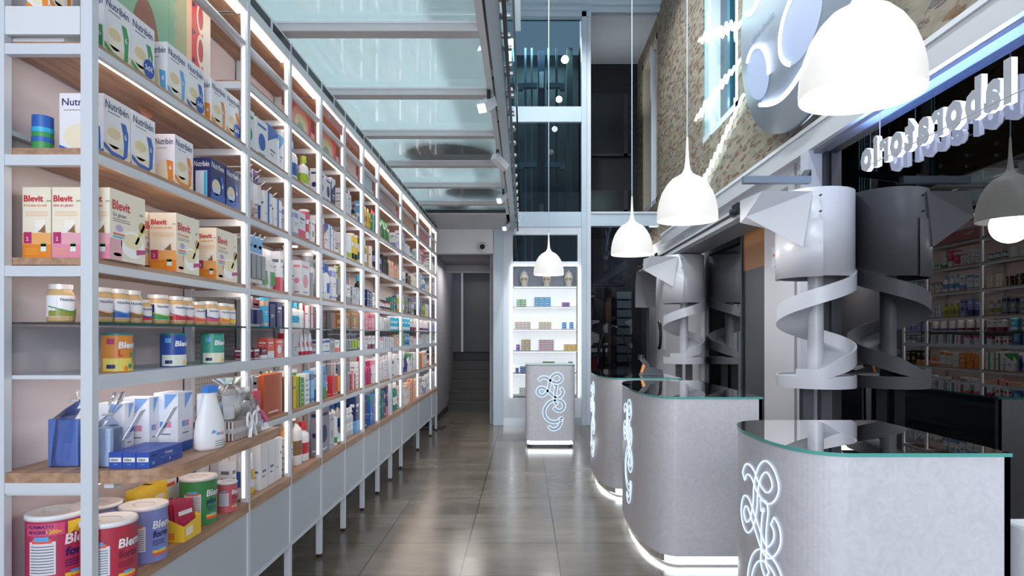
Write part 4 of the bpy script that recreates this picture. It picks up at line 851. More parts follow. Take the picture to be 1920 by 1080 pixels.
for (x, y, c, c2, w2, cb, lab) in [(-1.352, 2.125, '#d98a3c', 'red', 'L', '#e4d36a', 'orange cereal tin with vegetables and green lid'), (-1.358, 2.475, '#2c4fa8', 'white', '', '#dfe6d8', 'blue cereal tin with green lid, middle of three'), (-1.338, 2.745, '#3fa08c', 'white', '', '#e6e0c8', 'teal green cereal tin with green lid near far post')]:
    r_, h = .045, .128; m = MB().cyl(r_, 0, h*.96, c, seg=28); fn = CY(r_, -2.0, .001); f2 = CY(r_, -2.0, .002); L_ = r_*PI
    m.rect(fn, 0, .004, L_*.98, h*.36, cb, 12); m.text(f2, 'Blevit', L_*.34, h*.62, .021, 'white', bold=.04, slant=.1)
    if w2: m.text(f2, w2, L_*.34, h*.42, .019, 'red', bold=.03)
    for k, (u, v, cc) in enumerate([(.66, .45, 'green'), (.72, .3, 'orange'), (.6, .16, 'green'), (.75, .14, 'lime'), (.5, .1, 'orange')] if w2 else [(.6, .12, 'yellow'), (.66, .2, 'white')]): m.disc(f2, L_*u, h*v, .007, cc, .009, 10)
    m.rect(f2, L_*.1, h*.72, L_*.26, h*.86, 'magenta' if w2 else 'sky', 2); m.rect(f2, L_*.1, h*.1, L_*.28, h*.2, 'navy', 2)
    prod('cereal_tin', m, (x, y, zE), lab, 'tin', 'cereal tins on the third shelf of the near bay', kids=[('lid', MB().cyl(r_*1.03, h*.95, h, 'teal', seg=28))])
# tray goods
zt = ztr+.0008
for k, lab in enumerate(['flat blue carton on the oak tray, left of three', 'flat blue carton on the oak tray, middle of three', 'flat blue carton on the oak tray, right of three']):
    m = MB().box(-.0205, .0205, 0, .19, 0, .05, '#3150a8'); s = lambda u, v: (u, -.0006, v); s2 = lambda u, v: (u, -.0012, v); m.rect(s, -.018, .02, .018, .034, 'white'); m.text(s2, 'SEBA', -.015, .023, .008, 'black', maxw=.03); m.rect(s, -.006, .012, .006, .014, 'sky')
    f = lambda u, v: (.0211, u, v)
    if k == 2: m.text(f, 'Champu', .085, .03, .01, 'white'); m.rect(f, .06, .022, .15, .0235, 'sky'); m.text(f, 'sebamed', .01, .034, .007, 'navy'); m.text(f, '&', .11, .008, .01, 'white'); m.rect(f, .012, .01, .03, .018, 'sky')
    prod('flat_carton', m, (-1.268+k*.0425, 1.985, zt), lab, 'carton', 'flat blue cartons on the oak tray')
def seba(w_, d, h, low):
    m = MB().box(-d/2, d/2, -w_/2, w_/2, 0, h, '#e6e9f2'); 
    for fn, wd in ((F_(d), w_), (S_(w_), d)):
        a = wd/2; m.shape(fn, [(-a*.1, h*.98), (a*.95, h*.98), (-a*.1, h*.72)], '#7ea5e0'); m.rect(fn, -a*.5, h*.42, -a*.05, h*.52, 'sky'); m.rect(fn, 0, h*.42, a*.45, h*.52, 'pink'); m.rect(fn, -a, 0, a, h*.16, low); m.rect(fn, -a*.4, h*.3, a*.4, h*.32, 'text')
    return m
for (x, y, w_, d, h, low, lab) in [(-1.36, 2.13, .05, .09, .19, 'magenta', 'white baby care carton with blue corner, nearest on the tray'), (-1.33, 2.22, .055, .09, .20, 'magenta', 'white baby care carton with magenta foot, second on the tray'),
                          (-1.26, 2.30, .10, .085, .21, 'blue', 'wide white baby care carton above a blue base on tray'), (-1.19, 2.40, .05, .05, .195, 'white', 'slim white baby care bottle carton beside the white bottle')]:
    prod('baby_care_carton', seba(w_, d, h, low), (x, y, zt), lab, 'carton', 'baby care cartons on the oak tray')
for k, (x, y, lab) in enumerate([(-1.30, 2.085, 'leaning white sample card, left of two on the tray'), (-1.235, 2.16, 'leaning white sample card, right of two on the tray')]):
    m = MB().obox((0, 0, .075), (.05, .012, .17), .052, .004, 'white'); m.obox((.0135, .0, .1), (.022, .001, .117), .03, .006, '#2c4cb0')
    prod('sample_card', m, (x, y, zt-.0), lab, 'card', 'sample cards on the oak tray')
# conditioner bottle, wide teardrop
m = MB(); pr = [(.001, 0), (.052, 0), (.060, .012), (.062, .05), (.056, .10), (.040, .15), (.028, .185), (.024, .20), (.022, .205)]
m.lathe(pr, 'white', 28, sx=.62); fn = lambda u, v: (.0385-.25*max(0, v-.06), u, v); f2 = lambda u, v: (.0395-.25*max(0, v-.06), u, v)
m.shape(fn, [(-.03, .06), (.0, .095), (.03, .115), (.02, .08), (-.01, .062)], '#6f9fdc'); m.rect(fn, -.005, .052, .01, .062, 'sky'); m.rect(fn, .012, .052, .027, .062, 'pink')
for k in range(3): m.rect(fn, -.012, .03-.008*k, .03, .032-.008*k, 'text')
prod('lotion_bottle', m, (-1.145, 2.33, zt), 'white teardrop lotion bottle with blue cap at the tray edge', 'bottle', rz=-.35, kids=[('cap', MB().box(-.016, .016, -.024, .024, .205, .225, '#4b86d8').box(-.01, .01, -.016, .016, .225, .232, '#4b86d8'))])
# cellophane bags
def gift(lab, loc, c, w_, d, h, hk):
    e = empty('gift_bag', loc, lab, 'gift bag')
    MB().box(-d/2, d/2, -w_/2, w_/2, .001, h, c).build('contents', e, bevel=.004)
    m = MB(); n = 14; vs_ = []; fs = []; rr_ = random.Random(int(h*1e4))
    prof = [(1.04, 0), (1.1, h*.5), (1.06, h*.98), (.5, h*1.2), (.12, h*1.36), (.5, h*1.36+hk*.6), (.42, h*1.36+hk)]
    for (s_, z) in prof:
        for k in range(n): a = 2*PI*k/n; q = s_*(1+rr_.uniform(-.1, .1)); vs_.append((d*.56*q*math.cos(a)+(.03*max(0, z-h*1.1)/hk if z > h*1.1 else 0), w_*.56*q*math.sin(a)*1.02, z))
    for i in range(len(prof)-1):
        for k in range(n): fs.append((i*n+k, i*n+(k+1) % n, (i+1)*n+(k+1) % n, (i+1)*n+k))
    m.add(vs_, fs, MATS['cellophane']).build('wrapper', e)
    MB().tube([(.006+.014*math.cos(t), .014*math.sin(t), h*1.36) for t in [k*PI/5 for k in range(11)]], .003, 'lightgrey', 6).build('tie', e)
    return e
gift('blue textured pack in clear cellophane behind the near post', (-1.45, 2.06, zt), '#5470b4', .10, .095, .15, .05)
gift('white and blue pack in crinkled cellophane beside the near post', (-1.33, 2.035, zt), '#aebfe0', .07, .07, .12, .07)
# basket
bk_ = empty('gift_basket', (-1.215, 2.62, zt), 'striped gift basket of baby items in cellophane with a bow', 'basket')
MB().prism([(-.085, -.13), (.085, -.13), (.085, .13), (-.085, .13)], .001, .075, MATS['striped_weave']).box(-.09, .09, -.135, .135, .03, .048, 'lightgrey').build('basket_body', bk_)
for (x, y, z, c, r_) in [(-.03, -.08, .12, 'white', .035), (.03, -.02, .11, 'cream', .035), (-.02, .05, .12, '#9fbfe8', .035), (.03, .09, .1, 'white', .03)]:
    MB().lathe([(.001, -r_), (r_*.7, -r_*.7), (r_, 0), (r_*.7, r_*.7), (.001, r_)], c, 14, (x, y, z)).build('baby_item', bk_)
for k in range(4): MB().obox((.05-.02*k, -.09+.05*k, .08), (.02, -.05+.06*k, .19), .04, .01, 'white').build('baby_item', bk_)
m = MB(); n = 16; vs_ = []; fs = []; r2_ = random.Random(3); pf = [(1.05, .07), (1.1, .13), (.8, .18), (.25, .21), (.55, .235)]
for (s_, z) in pf:
    for k in range(n): a = 2*PI*k/n; q = s_*(1+r2_.uniform(-.1, .1)); vs_.append((.09*q*math.cos(a), .14*q*math.sin(a), z))
for i in range(len(pf)-1):
    for k in range(n): fs.append((i*n+k, i*n+(k+1) % n, (i+1)*n+(k+1) % n, (i+1)*n+k))
m.add(vs_, fs, MATS['cellophane']).build('wrapper', bk_)
m = MB()
for sgn in (-1, 1): m.tube([(.1, sgn*.045*math.sin(t), .07+.028*math.sin(2*t)) for t in [k*PI/12 for k in range(13)]], .006, 'white', 6); m.obox((.1, 0, .07), (.105, sgn*.03, .0), .014, .003, 'white')
m.build('bow', bk_)
prod('leaflet_pack', MB().obox((0, -.03, .002), (-.06, -.03, .10), .06, .004, 'white').obox((0.0, .04, .002), (-.06, .04, .115), .04, .004, 'white').obox((.003, -.03, .03), (-.028, -.03, .07), .056, .006, '#3c58b0').obox((.0, .04, .03), (-.03, .04, .08), .036, .006, 'magenta').box(-.06, .01, -.07, .07, 0, .003, 'white'), (-1.14, 2.80, zt), 'propped white leaflets with blue and magenta print at the tray end', 'leaflet')
# yellow display box with red pouches
db = empty('display_box', (-1.345, 2.49, zG), 'yellow cardboard display box with open slanted top', 'display box')
MB().add([(-.055,-.065,0),(.055,-.065,0),(.055,.065,0),(-.055,.065,0),(-.055,-.065,.11),(.055,-.065,.06),(.055,.065,.075),(-.055,.065,.11)], [(0,1,2,3),(0,1,5,4),(1,2,6,5),(2,3,7,6),(3,0,4,7)], 'yellow').rect(lambda u, v: (.0556, u, v), -.05, .02, .0, .05, 'cream').rect(lambda u, v: (u, -.0656, v), -.04, .01, .02, .035, 'orange').build('tray', db)
for k in range(5):
    o = pouch(.10, .135, '#b02c50', 'magenta'); o.location = (-1.375+.014*k, 2.50, zG+.006); o.rotation_euler = (0, -.12, -.25); o.scale = (.2, 1, 1); tag(o, 'raspberry milk pouch, %s from the front in the yellow display box' % ORD[4-k], 'pouch', 'milk pouches in the display box')
for k, (x, y) in enumerate([(-1.45, 2.42), (-1.46, 2.52)]): prod('cereal_packet', MB().box(-.02, .02, -.06, .06, 0, .21, 'yellow').rect(lambda u, v: (.0206, u, v), -.045, .14, .04, .16, 'cream').rect(lambda u, v: (.0206, u, v), -.045, .1, .02, .115, 'cream').disc(lambda u, v: (.0208, u, v), .03, .06, .02, 'coral').disc(lambda u, v: (.0208, u, v), -.03, .05, .018, 'white'), (x, y, zG), 'yellow cereal packet at the back, %s' % ['left of two', 'right of two'][k], 'packet', 'yellow packets on the bottom shelf')
for k, (x, y, w_, h, c, c2, d_, lab) in enumerate([(-1.50, 2.66, .09, .2, 'white', 'coral', 2, 'white carton with coral disc behind the green tin'), (-1.49, 2.79, .11, .21, 'white', 'navy', 3, 'white carton with navy corner behind the pink tin'), (-1.49, 2.92, .09, .25, 'white', 'lightgrey', 5, 'tall white carton at the back by the post'), (-1.375, 2.965, .05, .2, 'white', 'orange', 1, 'slim white carton with orange foot by the post')]):
    o = carton(w_, .06, h, c, c2, d_); o.location = (x, y, zG); tag(o, lab, 'carton', 'cartons behind the tins on the bottom shelf')

# ------------------------------------------------------------------ niche products
def nb(x0, x1, sh, rows, cols, c1, c2, bh, what, place, kd='x'):
    z0 = SHZ[sh]+.0008; cw = (x1-x0)/cols; k = 0
    for r_ in range(rows):
        for c_ in range(cols):
            key = ('nb', round(cw, 3), bh, c1, c2)
            def b():
                m = MB().box(-cw/2+.001, cw/2-.001, -.05, .05, 0, bh-.001, c1); fn = lambda u, v: (u, -.0506, v)
                m.rect(fn, -cw*.4, bh*.55, cw*.4, bh*.85, c2); m.rect(fn, -cw*.35, bh*.2, cw*.1, bh*.35, 'white'); return [(None, m)]
            o = inst(key, 'medicine_box', b); o.location = (x0+cw*(c_+.5), YF+.08, z0+r_*bh)
            tag(o, '%s %s with %s, row %s up, %s from left' % (place, what, cname(c2), ORD[r_], ORD[c_]), 'box', 'boxes in the lit niche')
nb(-.12, .03, 1, 4, 2, 'green', 'cream', .03, 'green box', 'upper left niche')
nb(.16, .42, 1, 4, 3, 'sky', 'teal', .038, 'blue box', 'upper middle niche'); nb(.6, .72, 1, 2, 3, 'blue', 'red', .035, 'blue box', 'upper right niche')
nb(-.15, .10, 2, 3, 4, 'lightgrey', 'amber', .038, 'grey box', 'second shelf left niche'); nb(.23, .43, 2, 3, 4, 'lightgrey', 'yellow', .038, 'grey box', 'second shelf middle niche')
nb(.6, .67, 2, 3, 1, 'sky', 'blue', .036, 'blue box', 'second shelf right niche'); nb(.72, .78, 2, 3, 1, 'sky', 'navy', .036, 'blue box', 'second shelf far right niche')
nb(-.13, -.07, 3, 2, 1, 'blue', 'red', .05, 'blue box', 'third shelf left niche'); nb(-.05, .1, 3, 5, 2, 'grey', 'yellow', .036, 'yellow banded box', 'third shelf niche')
nb(.23, .47, 3, 5, 4, 'lightgrey', 'red', .035, 'red banded box', 'third shelf middle niche'); nb(.63, .84, 3, 3, 3, 'yellow', 'purple', .034, 'yellow box', 'third shelf right niche')
nb(-.14, -.09, 4, 2, 1, 'navy', 'blue', .04, 'navy box', 'fourth shelf left niche'); nb(-.07, .02, 4, 3, 2, 'navy', 'sky', .035, 'navy box', 'fourth shelf niche')
nb(-.08, .05, 5, 3, 2, 'lightgrey', 'lime', .04, 'pale box', 'lowest shelf niche')
nb(.29, .48, 4, 4, 4, 'black', 'green', .045, 'black box', 'fourth shelf middle niche'); nb(.7, .77, 4, 4, 1, 'teal', 'green', .045, 'teal box', 'fourth shelf right niche')
for k, x in enumerate((0.0, .36, .71)):
    m = MB().lathe([(.001, 0), (.055, 0), (.06, .01), (.048, .04), (.07, .09), (.072, .16), (.052, .2), (.055, .215)], '#cfc8bc', 20)
    for a in range(6): m.disc(CY(.072, -1.6-.6+a*.25, .003), 0, .11+.02*(a % 2), .012, ('brown', 'text', 'amber')[a % 3])
    prod('apothecary_jar', m, (x, YF+.12, SHZ[0]+.0008), 'painted apothecary jar on top niche shelf, %s' % ['left', 'middle, behind the lamp', 'right'][k], 'jar', 'apothecary jars', kids=[('lid', MB().lathe([(.055, .215), (.04, .235), (.012, .245), (.014, .262), (.001, .27)], '#bfb6a8', 16))])

# ------------------------------------------------------------------ logo
LG = [[(180,235),(215,197),(262,187),(312,200),(355,232),(405,257),(455,268),(500,250),(528,205),(505,155),(455,133),(405,155),(368,200),(345,255),(338,320),(318,380),(285,430),(230,462),(178,440),(162,395),(195,348),(250,345),(300,380),(360,430),(415,480),(465,500),(512,470),(540,425),(535,378),(505,352)],
      [(400,315),(445,312),(436,370),(428,430),(432,495),(425,560),(462,598)],
      [(405,640),(450,680),(510,690),(556,645),(556,590),(520,545),(450,525),(375,542),(305,600),(265,690),(280,780),(340,840),(420,860),(485,840),(520,800),(510,870),(475,938),(410,970),(360,952),(330,925)]]
def smooth(p, n=5):
    out = []
    for i in range(len(p)-1):
        p0, p1, p2, p3 = p[max(i-1, 0)], p[i], p[i+1], p[min(i+2, len(p)-1)]
        for k in range(n):
            t = k/n; out.append(tuple(.5*((2*p1[j])+(-p0[j]+p2[j])*t+(2*p0[j]-5*p1[j]+4*p2[j]-p3[j])*t*t+(-p0[j]+3*p1[j]-3*p2[j]+p3[j])*t**3) for j in (0, 1)))
    return out+[p[-1]]
def logo(mb, fn, sc, wd=.023, rr=.0032, fillm=None):
    """fn(u,v) maps metres from the logo centre to the surface"""
    for st_ in LG:
        q = [((x-355)*sc, (550-y)*sc) for x, y in smooth(st_)]; Lf = []; Rt = []
        for i in range(len(q)):
            dx = q[min(i+1, len(q)-1)][0]-q[max(i-1, 0)][0]; dy = q[min(i+1, len(q)-1)][1]-q[max(i-1, 0)][1]; l = math.hypot(dx, dy) or 1
            Lf.append((q[i][0]-dy/l*wd, q[i][1]+dx/l*wd)); Rt.append((q[i][0]+dy/l*wd, q[i][1]-dx/l*wd))
        if fillm:
            for i in range(len(q)-1): mb.shape(fn, [Lf[i], Rt[i], Rt[i+1], Lf[i+1]], fillm)
        mb.tube([fn(*p) for p in Lf+Rt[::-1]], rr, neonb, 6, closed=True)

# ------------------------------------------------------------------ counters
def counter(Yn, Yb, Xl, Xc, Xr, lab, pos, desk=True):
    e = empty('service_counter', ((Xc+Xr)/2, (Yn+Yb)/2, 0), lab, 'counter', 'curved service counters'); off = (-(Xc+Xr)/2, -(Yn+Yb)/2, 0)
    Ym = (Yn+Yb)/2; b_ = (Yb-Yn)/2; a_ = Xc-Xl; n = 40
    def outl(ins=0, e2=0):
        pts = [(Xr-e2, Yn+ins), (Xc, Yn+ins)]
        for k in range(1, n): t = PI*k/n; s_ = math.sin(t); c_ = math.cos(t); q = .80; pts.append((Xc-(a_-ins)*abs(s_)**q, Ym-(b_-ins)*(abs(c_)**q)*(1 if c_ > 0 else -1)))
        pts += [(Xc, Yb-ins), (Xr-e2, Yb-ins)]
        return pts
    o = outl(); i_ = outl(.03); zt_, zb_ = 1.035, .075
    m = MB(); nn = len(o); cl = MATS['counter_cladding']
    for k in range(nn-1):
        (x0, y0), (x1, y1) = o[k], o[k+1]; (u0, w0), (u1, w1) = i_[k], i_[k+1]; sm = 1 <= k < nn-2
        m.add([(x0, y0, zb_), (x1, y1, zb_), (x1, y1, zt_), (x0, y0, zt_)], [(0, 1, 2, 3)], cl, sm)
        m.add([(u0, w0, zb_), (u1, w1, zb_), (u1, w1, zt_), (u0, w0, zt_)], [(0, 1, 2, 3)], mat('counter_inside', '#8e9097', .5), sm)
        m.add([(x0, y0, zt_), (x1, y1, zt_), (u1, w1, zt_), (u0, w0, zt_)], [(0, 1, 2, 3)], white)
        m.add([(x0, y0, zb_), (x1, y1, zb_), (u1, w1, zb_), (u0, w0, zb_)], [(0, 1, 2, 3)], white)
    m.box(Xr-.02, Xr, Yn, Yn+.03, zb_, zt_, white).box(Xr-.02, Xr, Yb-.03, Yb, zb_, zt_, white)
    m.build('body', e, off)
    for f in e.children[-1].data.polygons: pass
    g = MB().prism(outl(-.004, -.004), zt_+.001, zt_+.013, teal_light, MATS['table_glass']).build('glass_top', e, off)
    MB().prism(outl(.035), .80, .82, mat('inner_shelf', '#5a5d65', .4)).box(Xr-.22, Xr-.02, Yn+.05, Yb-.05, .82, .97, mat('inner_box', '#5d5f68', .4)).build('inner_shelf', e, off)
    MB().prism(outl(.06), .0, .074, mat('counter_plinth', '#8d8d92', .4)).build('plinth', e, off)
    pts = outl(.05); l_ = MB()
    for k in range(len(pts)-1):
        (x0, y0), (x1, y1) = pts[k], pts[k+1]; l_.add([(x0, y0, .012), (x1, y1, .012), (x1, y1, .07), (x0, y0, .07)], [(0, 1, 2, 3)], ledc)
    l_.build('light_strip', e, off)
    l2 = MB(); pts = outl(.012)
    for k in range(len(pts)-1):
        (x0, y0), (x1, y1) = pts[k], pts[k+1]; l2.add([(x0, y0, .03), (x1, y1, .03), (x1, y1, .072), (x0, y0, .072)], [(0, 1, 2, 3)], MATS['clear_glass'])
    l2.build('acrylic_skirt', e, off)
    # logo mapped by arc length around the ellipse
    P_ = outl(-.004); ac = [0]
    for k in range(1, len(P_)): ac.append(ac[-1]+math.hypot(P_[k][0]-P_[k-1][0], P_[k][1]-P_[k-1][1]))
    cu = min(range(len(P_)), key=lambda k: abs(P_[k][1]-(Ym+pos)) + (10 if k < 2 or k > nn-3 else 0)); c0 = ac[cu]
    def fn(u, v):
        s_ = c0-u
        for k in range(len(ac)-1):
            if ac[k] <= s_ <= ac[k+1]:
                t = (s_-ac[k])/(ac[k+1]-ac[k]+1e-9); return (P_[k][0]+(P_[k+1][0]-P_[k][0])*t, P_[k][1]+(P_[k+1][1]-P_[k][1])*t, .60+v)
        return (P_[1][0], P_[1][1], .60+v)
    lm = MB(); logo(lm, fn, .00084, .020, .0027); lm.build('neon_logo', e, off)
    return e
counter(2.06, 2.85, .875, 1.07, 1.565, 'nearest grey curved counter with glass top and neon monogram', -.03)
counter(3.90, 5.32, .745, .96, 1.45, 'middle grey curved counter with glass top and neon monogram', .0)
counter(5.60, 7.05, .675, .88, 1.37, 'farthest grey curved counter with glass top, carrying the telephone', .0)
# desk extension behind the near counter
dk = empty('side_desk', (1.85, 2.0, 0), 'low white desk beside the nearest counter at the right edge', 'desk')
MB().box(-.27, .27, -.5, .15, .78, .81, whitew).build('desk_top', dk); MB().box(-.27, -.25, -.5, .15, 0, .78, whitew).build('side_panel', dk); MB().box(-.25, .27, -.48, -.46, .1, .78, whitew).build('front_panel', dk)
# things in the nearest counter under the glass
o = MB().tube([(1.25+.12*math.cos(t), 2.45+.14*math.sin(t), .90) for t in [PI*.1+k*.25 for k in range(12)]], .022, blackm, 8).box(1.15, 1.45, 2.3, 2.42, .822, .85, blackm).box(1.23, 1.27, 2.36, 2.4, .84, .9, blackm).build('headset_stand'); tag(o, 'black curved stand on the shelf under the nearest glass top', 'stand')
for (x, y, lab) in [(1.2, 4.6, 'black scanner dish under the middle counter glass top')]:
    o = MB().cyl(.16, 0, .03, darkst).cyl(.05, .03, .1, blackm).build('scanner', None, (x, y, .821)); tag(o, lab, 'scanner')
tp = empty('telephone', (1.18, 6.0, 1.0495), 'dark desk telephone with orange handset side on the farthest counter', 'telephone')
MB().add([(-.09,-.08,0),(.11,-.08,0),(.11,.08,0),(-.09,.08,0),(-.05,-.08,.09),(.10,-.08,.05),(.10,.08,.05),(-.05,.08,.09)], [(0,1,2,3),(4,5,6,7),(0,1,5,4),(1,2,6,5),(2,3,7,6),(3,0,4,7)], darkst).build('base', tp)
MB().obox((-.02, -.03, .08), (-.10, -.03, .17), .05, .035, darkst).cyl(.03, -.02, .02, darkst, (-.09, -.03, .17), 12).build('handset', tp); MB().obox((-.09, -.055, .03), (-.07, -.055, .10), .035, .02, 'orange').build('orange_side', tp)

# display stand
dsx0, dsx1, dsy0, dsy1 = .015, .645, 8.10, 8.6
def rr4(x0, x1, y0, y1, r, n=7):
    pts = []
    for (cx, cy, a0) in ((x1-r, y1-r, 0), (x0+r, y1-r, PI/2), (x0+r, y0+r, PI), (x1-r, y0+r, 1.5*PI)):
        for k in range(n+1): a = a0+PI/2*k/n; pts.append((cx+r*math.cos(a), cy+r*math.sin(a)))
    return pts
ds = empty('display_stand', (.33, 8.35, 0), 'free-standing grey display stand with pale monogram, below the farthest lamp', 'display stand'); of = (-.33, -8.35, 0)
MB().prism(rr4(dsx0, dsx1, dsy0, dsy1, .07), .085, 1.035, MATS['counter_cladding'], white).build('body', ds, of)
MB().prism(rr4(dsx0-.004, dsx1+.004, dsy0-.004, dsy1+.004, .07), 1.036, 1.046, teal_light, MATS['table_glass']).build('glass_top', ds, of)
MB().prism(rr4(dsx0+.06, dsx1-.06, dsy0+.06, dsy1-.06, .04), 0, .084, mat('counter_plinth', '#8d8d92')).build('plinth', ds, of)
MB().box(dsx0+.05, dsx1-.05, dsy0+.035, dsy0+.05, .04, .07, ledc).box(dsx0+.035, dsx0+.05, dsy0+.06, dsy1-.06, .04, .07, ledc).box(dsx1-.05, dsx1-.035, dsy0+.06, dsy1-.06, .04, .07, ledc).build('light_strip', ds, of)
MB().prism(rr4(dsx0+.02, dsx1-.02, dsy0+.015, dsy1-.02, .05), .03, .036, whitew).build('base_ring', ds, of)
lm = MB(); logo(lm, lambda u, v: (.33+u, dsy0-.004, .58+v), .00084, .020, .0035, ribbon); lm.build('monogram', ds, of)

# ------------------------------------------------------------------ pendant lamps
def pendant(x, y, z, lab):
    e = empty('pendant_lamp', (x, y, z), lab, 'pendant lamp', 'white bell pendant lamps')
    pr = [(.199, 0), (.2, .02), (.197, .07), (.186, .13), (.165, .19), (.135, .24), (.10, .278), (.06, .30), (.035, .318), (.02, .35), (.014, .40), (.010, .46), (.006, .56)]
    MB().lathe(pr, lampm, 48).build('shade', e)
    MB().lathe([(.198, .001), (.192, .0), (.185, .06), (.17, .13), (.13, .2), (.08, .24), (.001, .25)], lampi, 48).build('inner_shade', e)
    MB().tube([(0, 0, .55), (0, 0, 6.6-z)], .0045, cable, 8).build('cord', e)
    MB().cyl(.06, 6.57-z, 6.6-z, whitew).build('ceiling_rose', e)
    point('pendant_bulb', (x, y, z-.03), 16, .12, (1, .98, .95))
pendant(1.157, 2.2, 2.25, 'white bell pendant lamp, largest and nearest, upper right'); pendant(1.09, 4.28, 2.19, 'white bell pendant lamp, second nearest, right of centre')
pendant(1.03, 6.12, 2.19, 'white bell pendant lamp, third, beside the rubble stone wall'); pendant(.325, 8.5, 2.22, 'white bell pendant lamp, smallest, above the grey display stand')

# ------------------------------------------------------------------ spiral chutes
def chute(X, Y, lab, main):
    e = empty('spiral_chute', (X, Y, 0), lab, 'spiral chute', 'white spiral chutes')
    MB().lathe([(.232, 1.80), (.235, 1.80), (.235, 2.36), (.232, 2.36)], chutem, 48).lathe([(.001, 2.355), (.234, 2.355)], chutem, 48).build('drum', e)
    MB().cyl(.05, 1.15, 2.0, chutem, seg=20).build('column', e)
    n = 64; z_of = lambda t: 1.80-.485*t; vs_ = []; fs = []; T = 1.42
    sm = MB()
    for (ra, da, rb, db) in ((.05, .015, .222, 0), (.222, 0, .232, .085), (.232, .085, .245, .085), (.245, .085, .245, -.02), (.245, -.02, .05, -.005)):
        vs_ = []
        for k in range(n+1):
            t = T*k/n; a = -2*PI*t+.15; zz = max(z_of(t), 1.16)
            for (r_, dz) in ((ra, da), (rb, db)): vs_.append((r_*math.cos(a), r_*math.sin(a), zz+dz*(1 if zz > 1.2 else max(.35, (zz-1.1)*10))))
        sm.add(vs_, [(2*k, 2*k+1, 2*k+3, 2*k+2) for k in range(n)], chutem, True)
    sm.build('spiral_slide', e)
    MB().cyl(.245, 1.085, 1.155, chutem, seg=40).lathe([(.24, 1.155), (.245, 1.165), (.235, 1.165)], chutem, 40).build('receiving_tray', e)
    for dx in (-.06, .06): MB().box(dx-.035, dx+.035, -.03, .03, 0, 1.085, mat('chute_leg', '#55565c', .4)).build('leg', e)
    # infeed
    MB().lathe([(.236, 1.795), (.25, 1.795), (.25, 2.16), (.236, 2.16)], chutem, 24, a0=PI*.75, a1=PI*1.42).build('side_hood', e)
    for z in (2.2, 2.3): MB().cyl(.006, -.252, -.235, darkst, (-.08, 0, z), 8, 'y').build('bolt', e)
    A = [(-.52, -.15, 2.28), (-.18, -.23, 2.30), (-.02, -.10, 2.32), (-.45, .15, 2.34), (-.56, -.12, 2.13), (-.20, -.24, 2.13), (-.36, .1, 1.95), (-.22, -.1, 1.93)]
    MB().add([(-.42,-.18,2.34),(-.12,-.22,2.33),(-.05,.1,2.34),(-.46,.12,2.34),(-.50,-.1,2.19),(-.17,-.2,1.98),(-.08,.1,2.1),(-.46,.12,2.19)], [(4,5,1,0),(5,6,2,1),(6,7,3,2),(7,4,0,3),(4,7,6,5)], chutem).build('infeed_hopper', e)
    if main: MB().obox((-.5, -.05, 2.44), (-.06, -.05, 2.44), .05, .045, mat('arm_blue_grey', '#7f8d9b', .35, .3)).obox((-.1, -.05, 2.44), (.06, .25, 2.56), .045, .05, darkst).build('support_arm', e)
    return e
chute(1.93, 4.24, 'larger white spiral chute with drum, nearest, beside the glass wall', True)
chute(1.90, 7.62, 'smaller white spiral chute farther back beside the white wall', False)
# conveyor
cv = empty('conveyor', (1.85, 8, 2.45), 'grey overhead conveyor running to the chutes below the fascia', 'conveyor'); of = (-1.85, -8, -2.45)
MB().box(1.78, 1.84, 5.2, 9.9, 2.40, 2.49, fasc).box(1.775, 1.78, 5.2, 9.9, 2.44, 2.465, darkst).build('side_rail', cv, of)
MB().box(2.05, 2.09, 4.9, 9.9, 2.40, 2.49, fasc).build('side_rail', cv, of)
MB().box(1.80, 2.07, 5.2, 9.9, 2.37, 2.40, mat('conveyor_tray', '#6e6d72', .45)).build('belt_tray', cv, of)
for y in (5.35, 8.6, 9.7): MB().box(1.76, 1.775, y-.08, y+.08, 2.42, 2.52, blackm).cyl(.025, 1.72, 1.775, darkst, (0, y, 2.45), 12, 'x').build('motor', cv, of)
for y in (5.5, 7.3, 9.2): MB().obox((1.82, y, 2.55), (2.12, y, 2.55), .03, .03, mat('arm_blue_grey', '#7f8d9b', .35, .3)).build('bracket', cv, of)
m = MB(); vs_ = []; 
for k in range(9):
    t = k/8; y = 9.9+.22*math.sin(t*PI/2); z = 2.40-.55*t**1.3
    vs_ += [(1.74, y-.1*t, z), (2.06, y-.1*t, z), (2.06, y+.02-.1*t, z+.01), (1.74, y+.02-.1*t, z+.01)]
m.add(vs_, [f for k in range(8) for f in ((4*k, 4*k+1, 4*k+5, 4*k+4), (4*k+2, 4*k+3, 4*k+7, 4*k+6), (4*k+1, 4*k+2, 4*k+6, 4*k+5), (4*k, 4*k+4, 4*k+7, 4*k+3))], mat('conveyor_tray', '#6e6d72')).build('end_chute', cv, of)

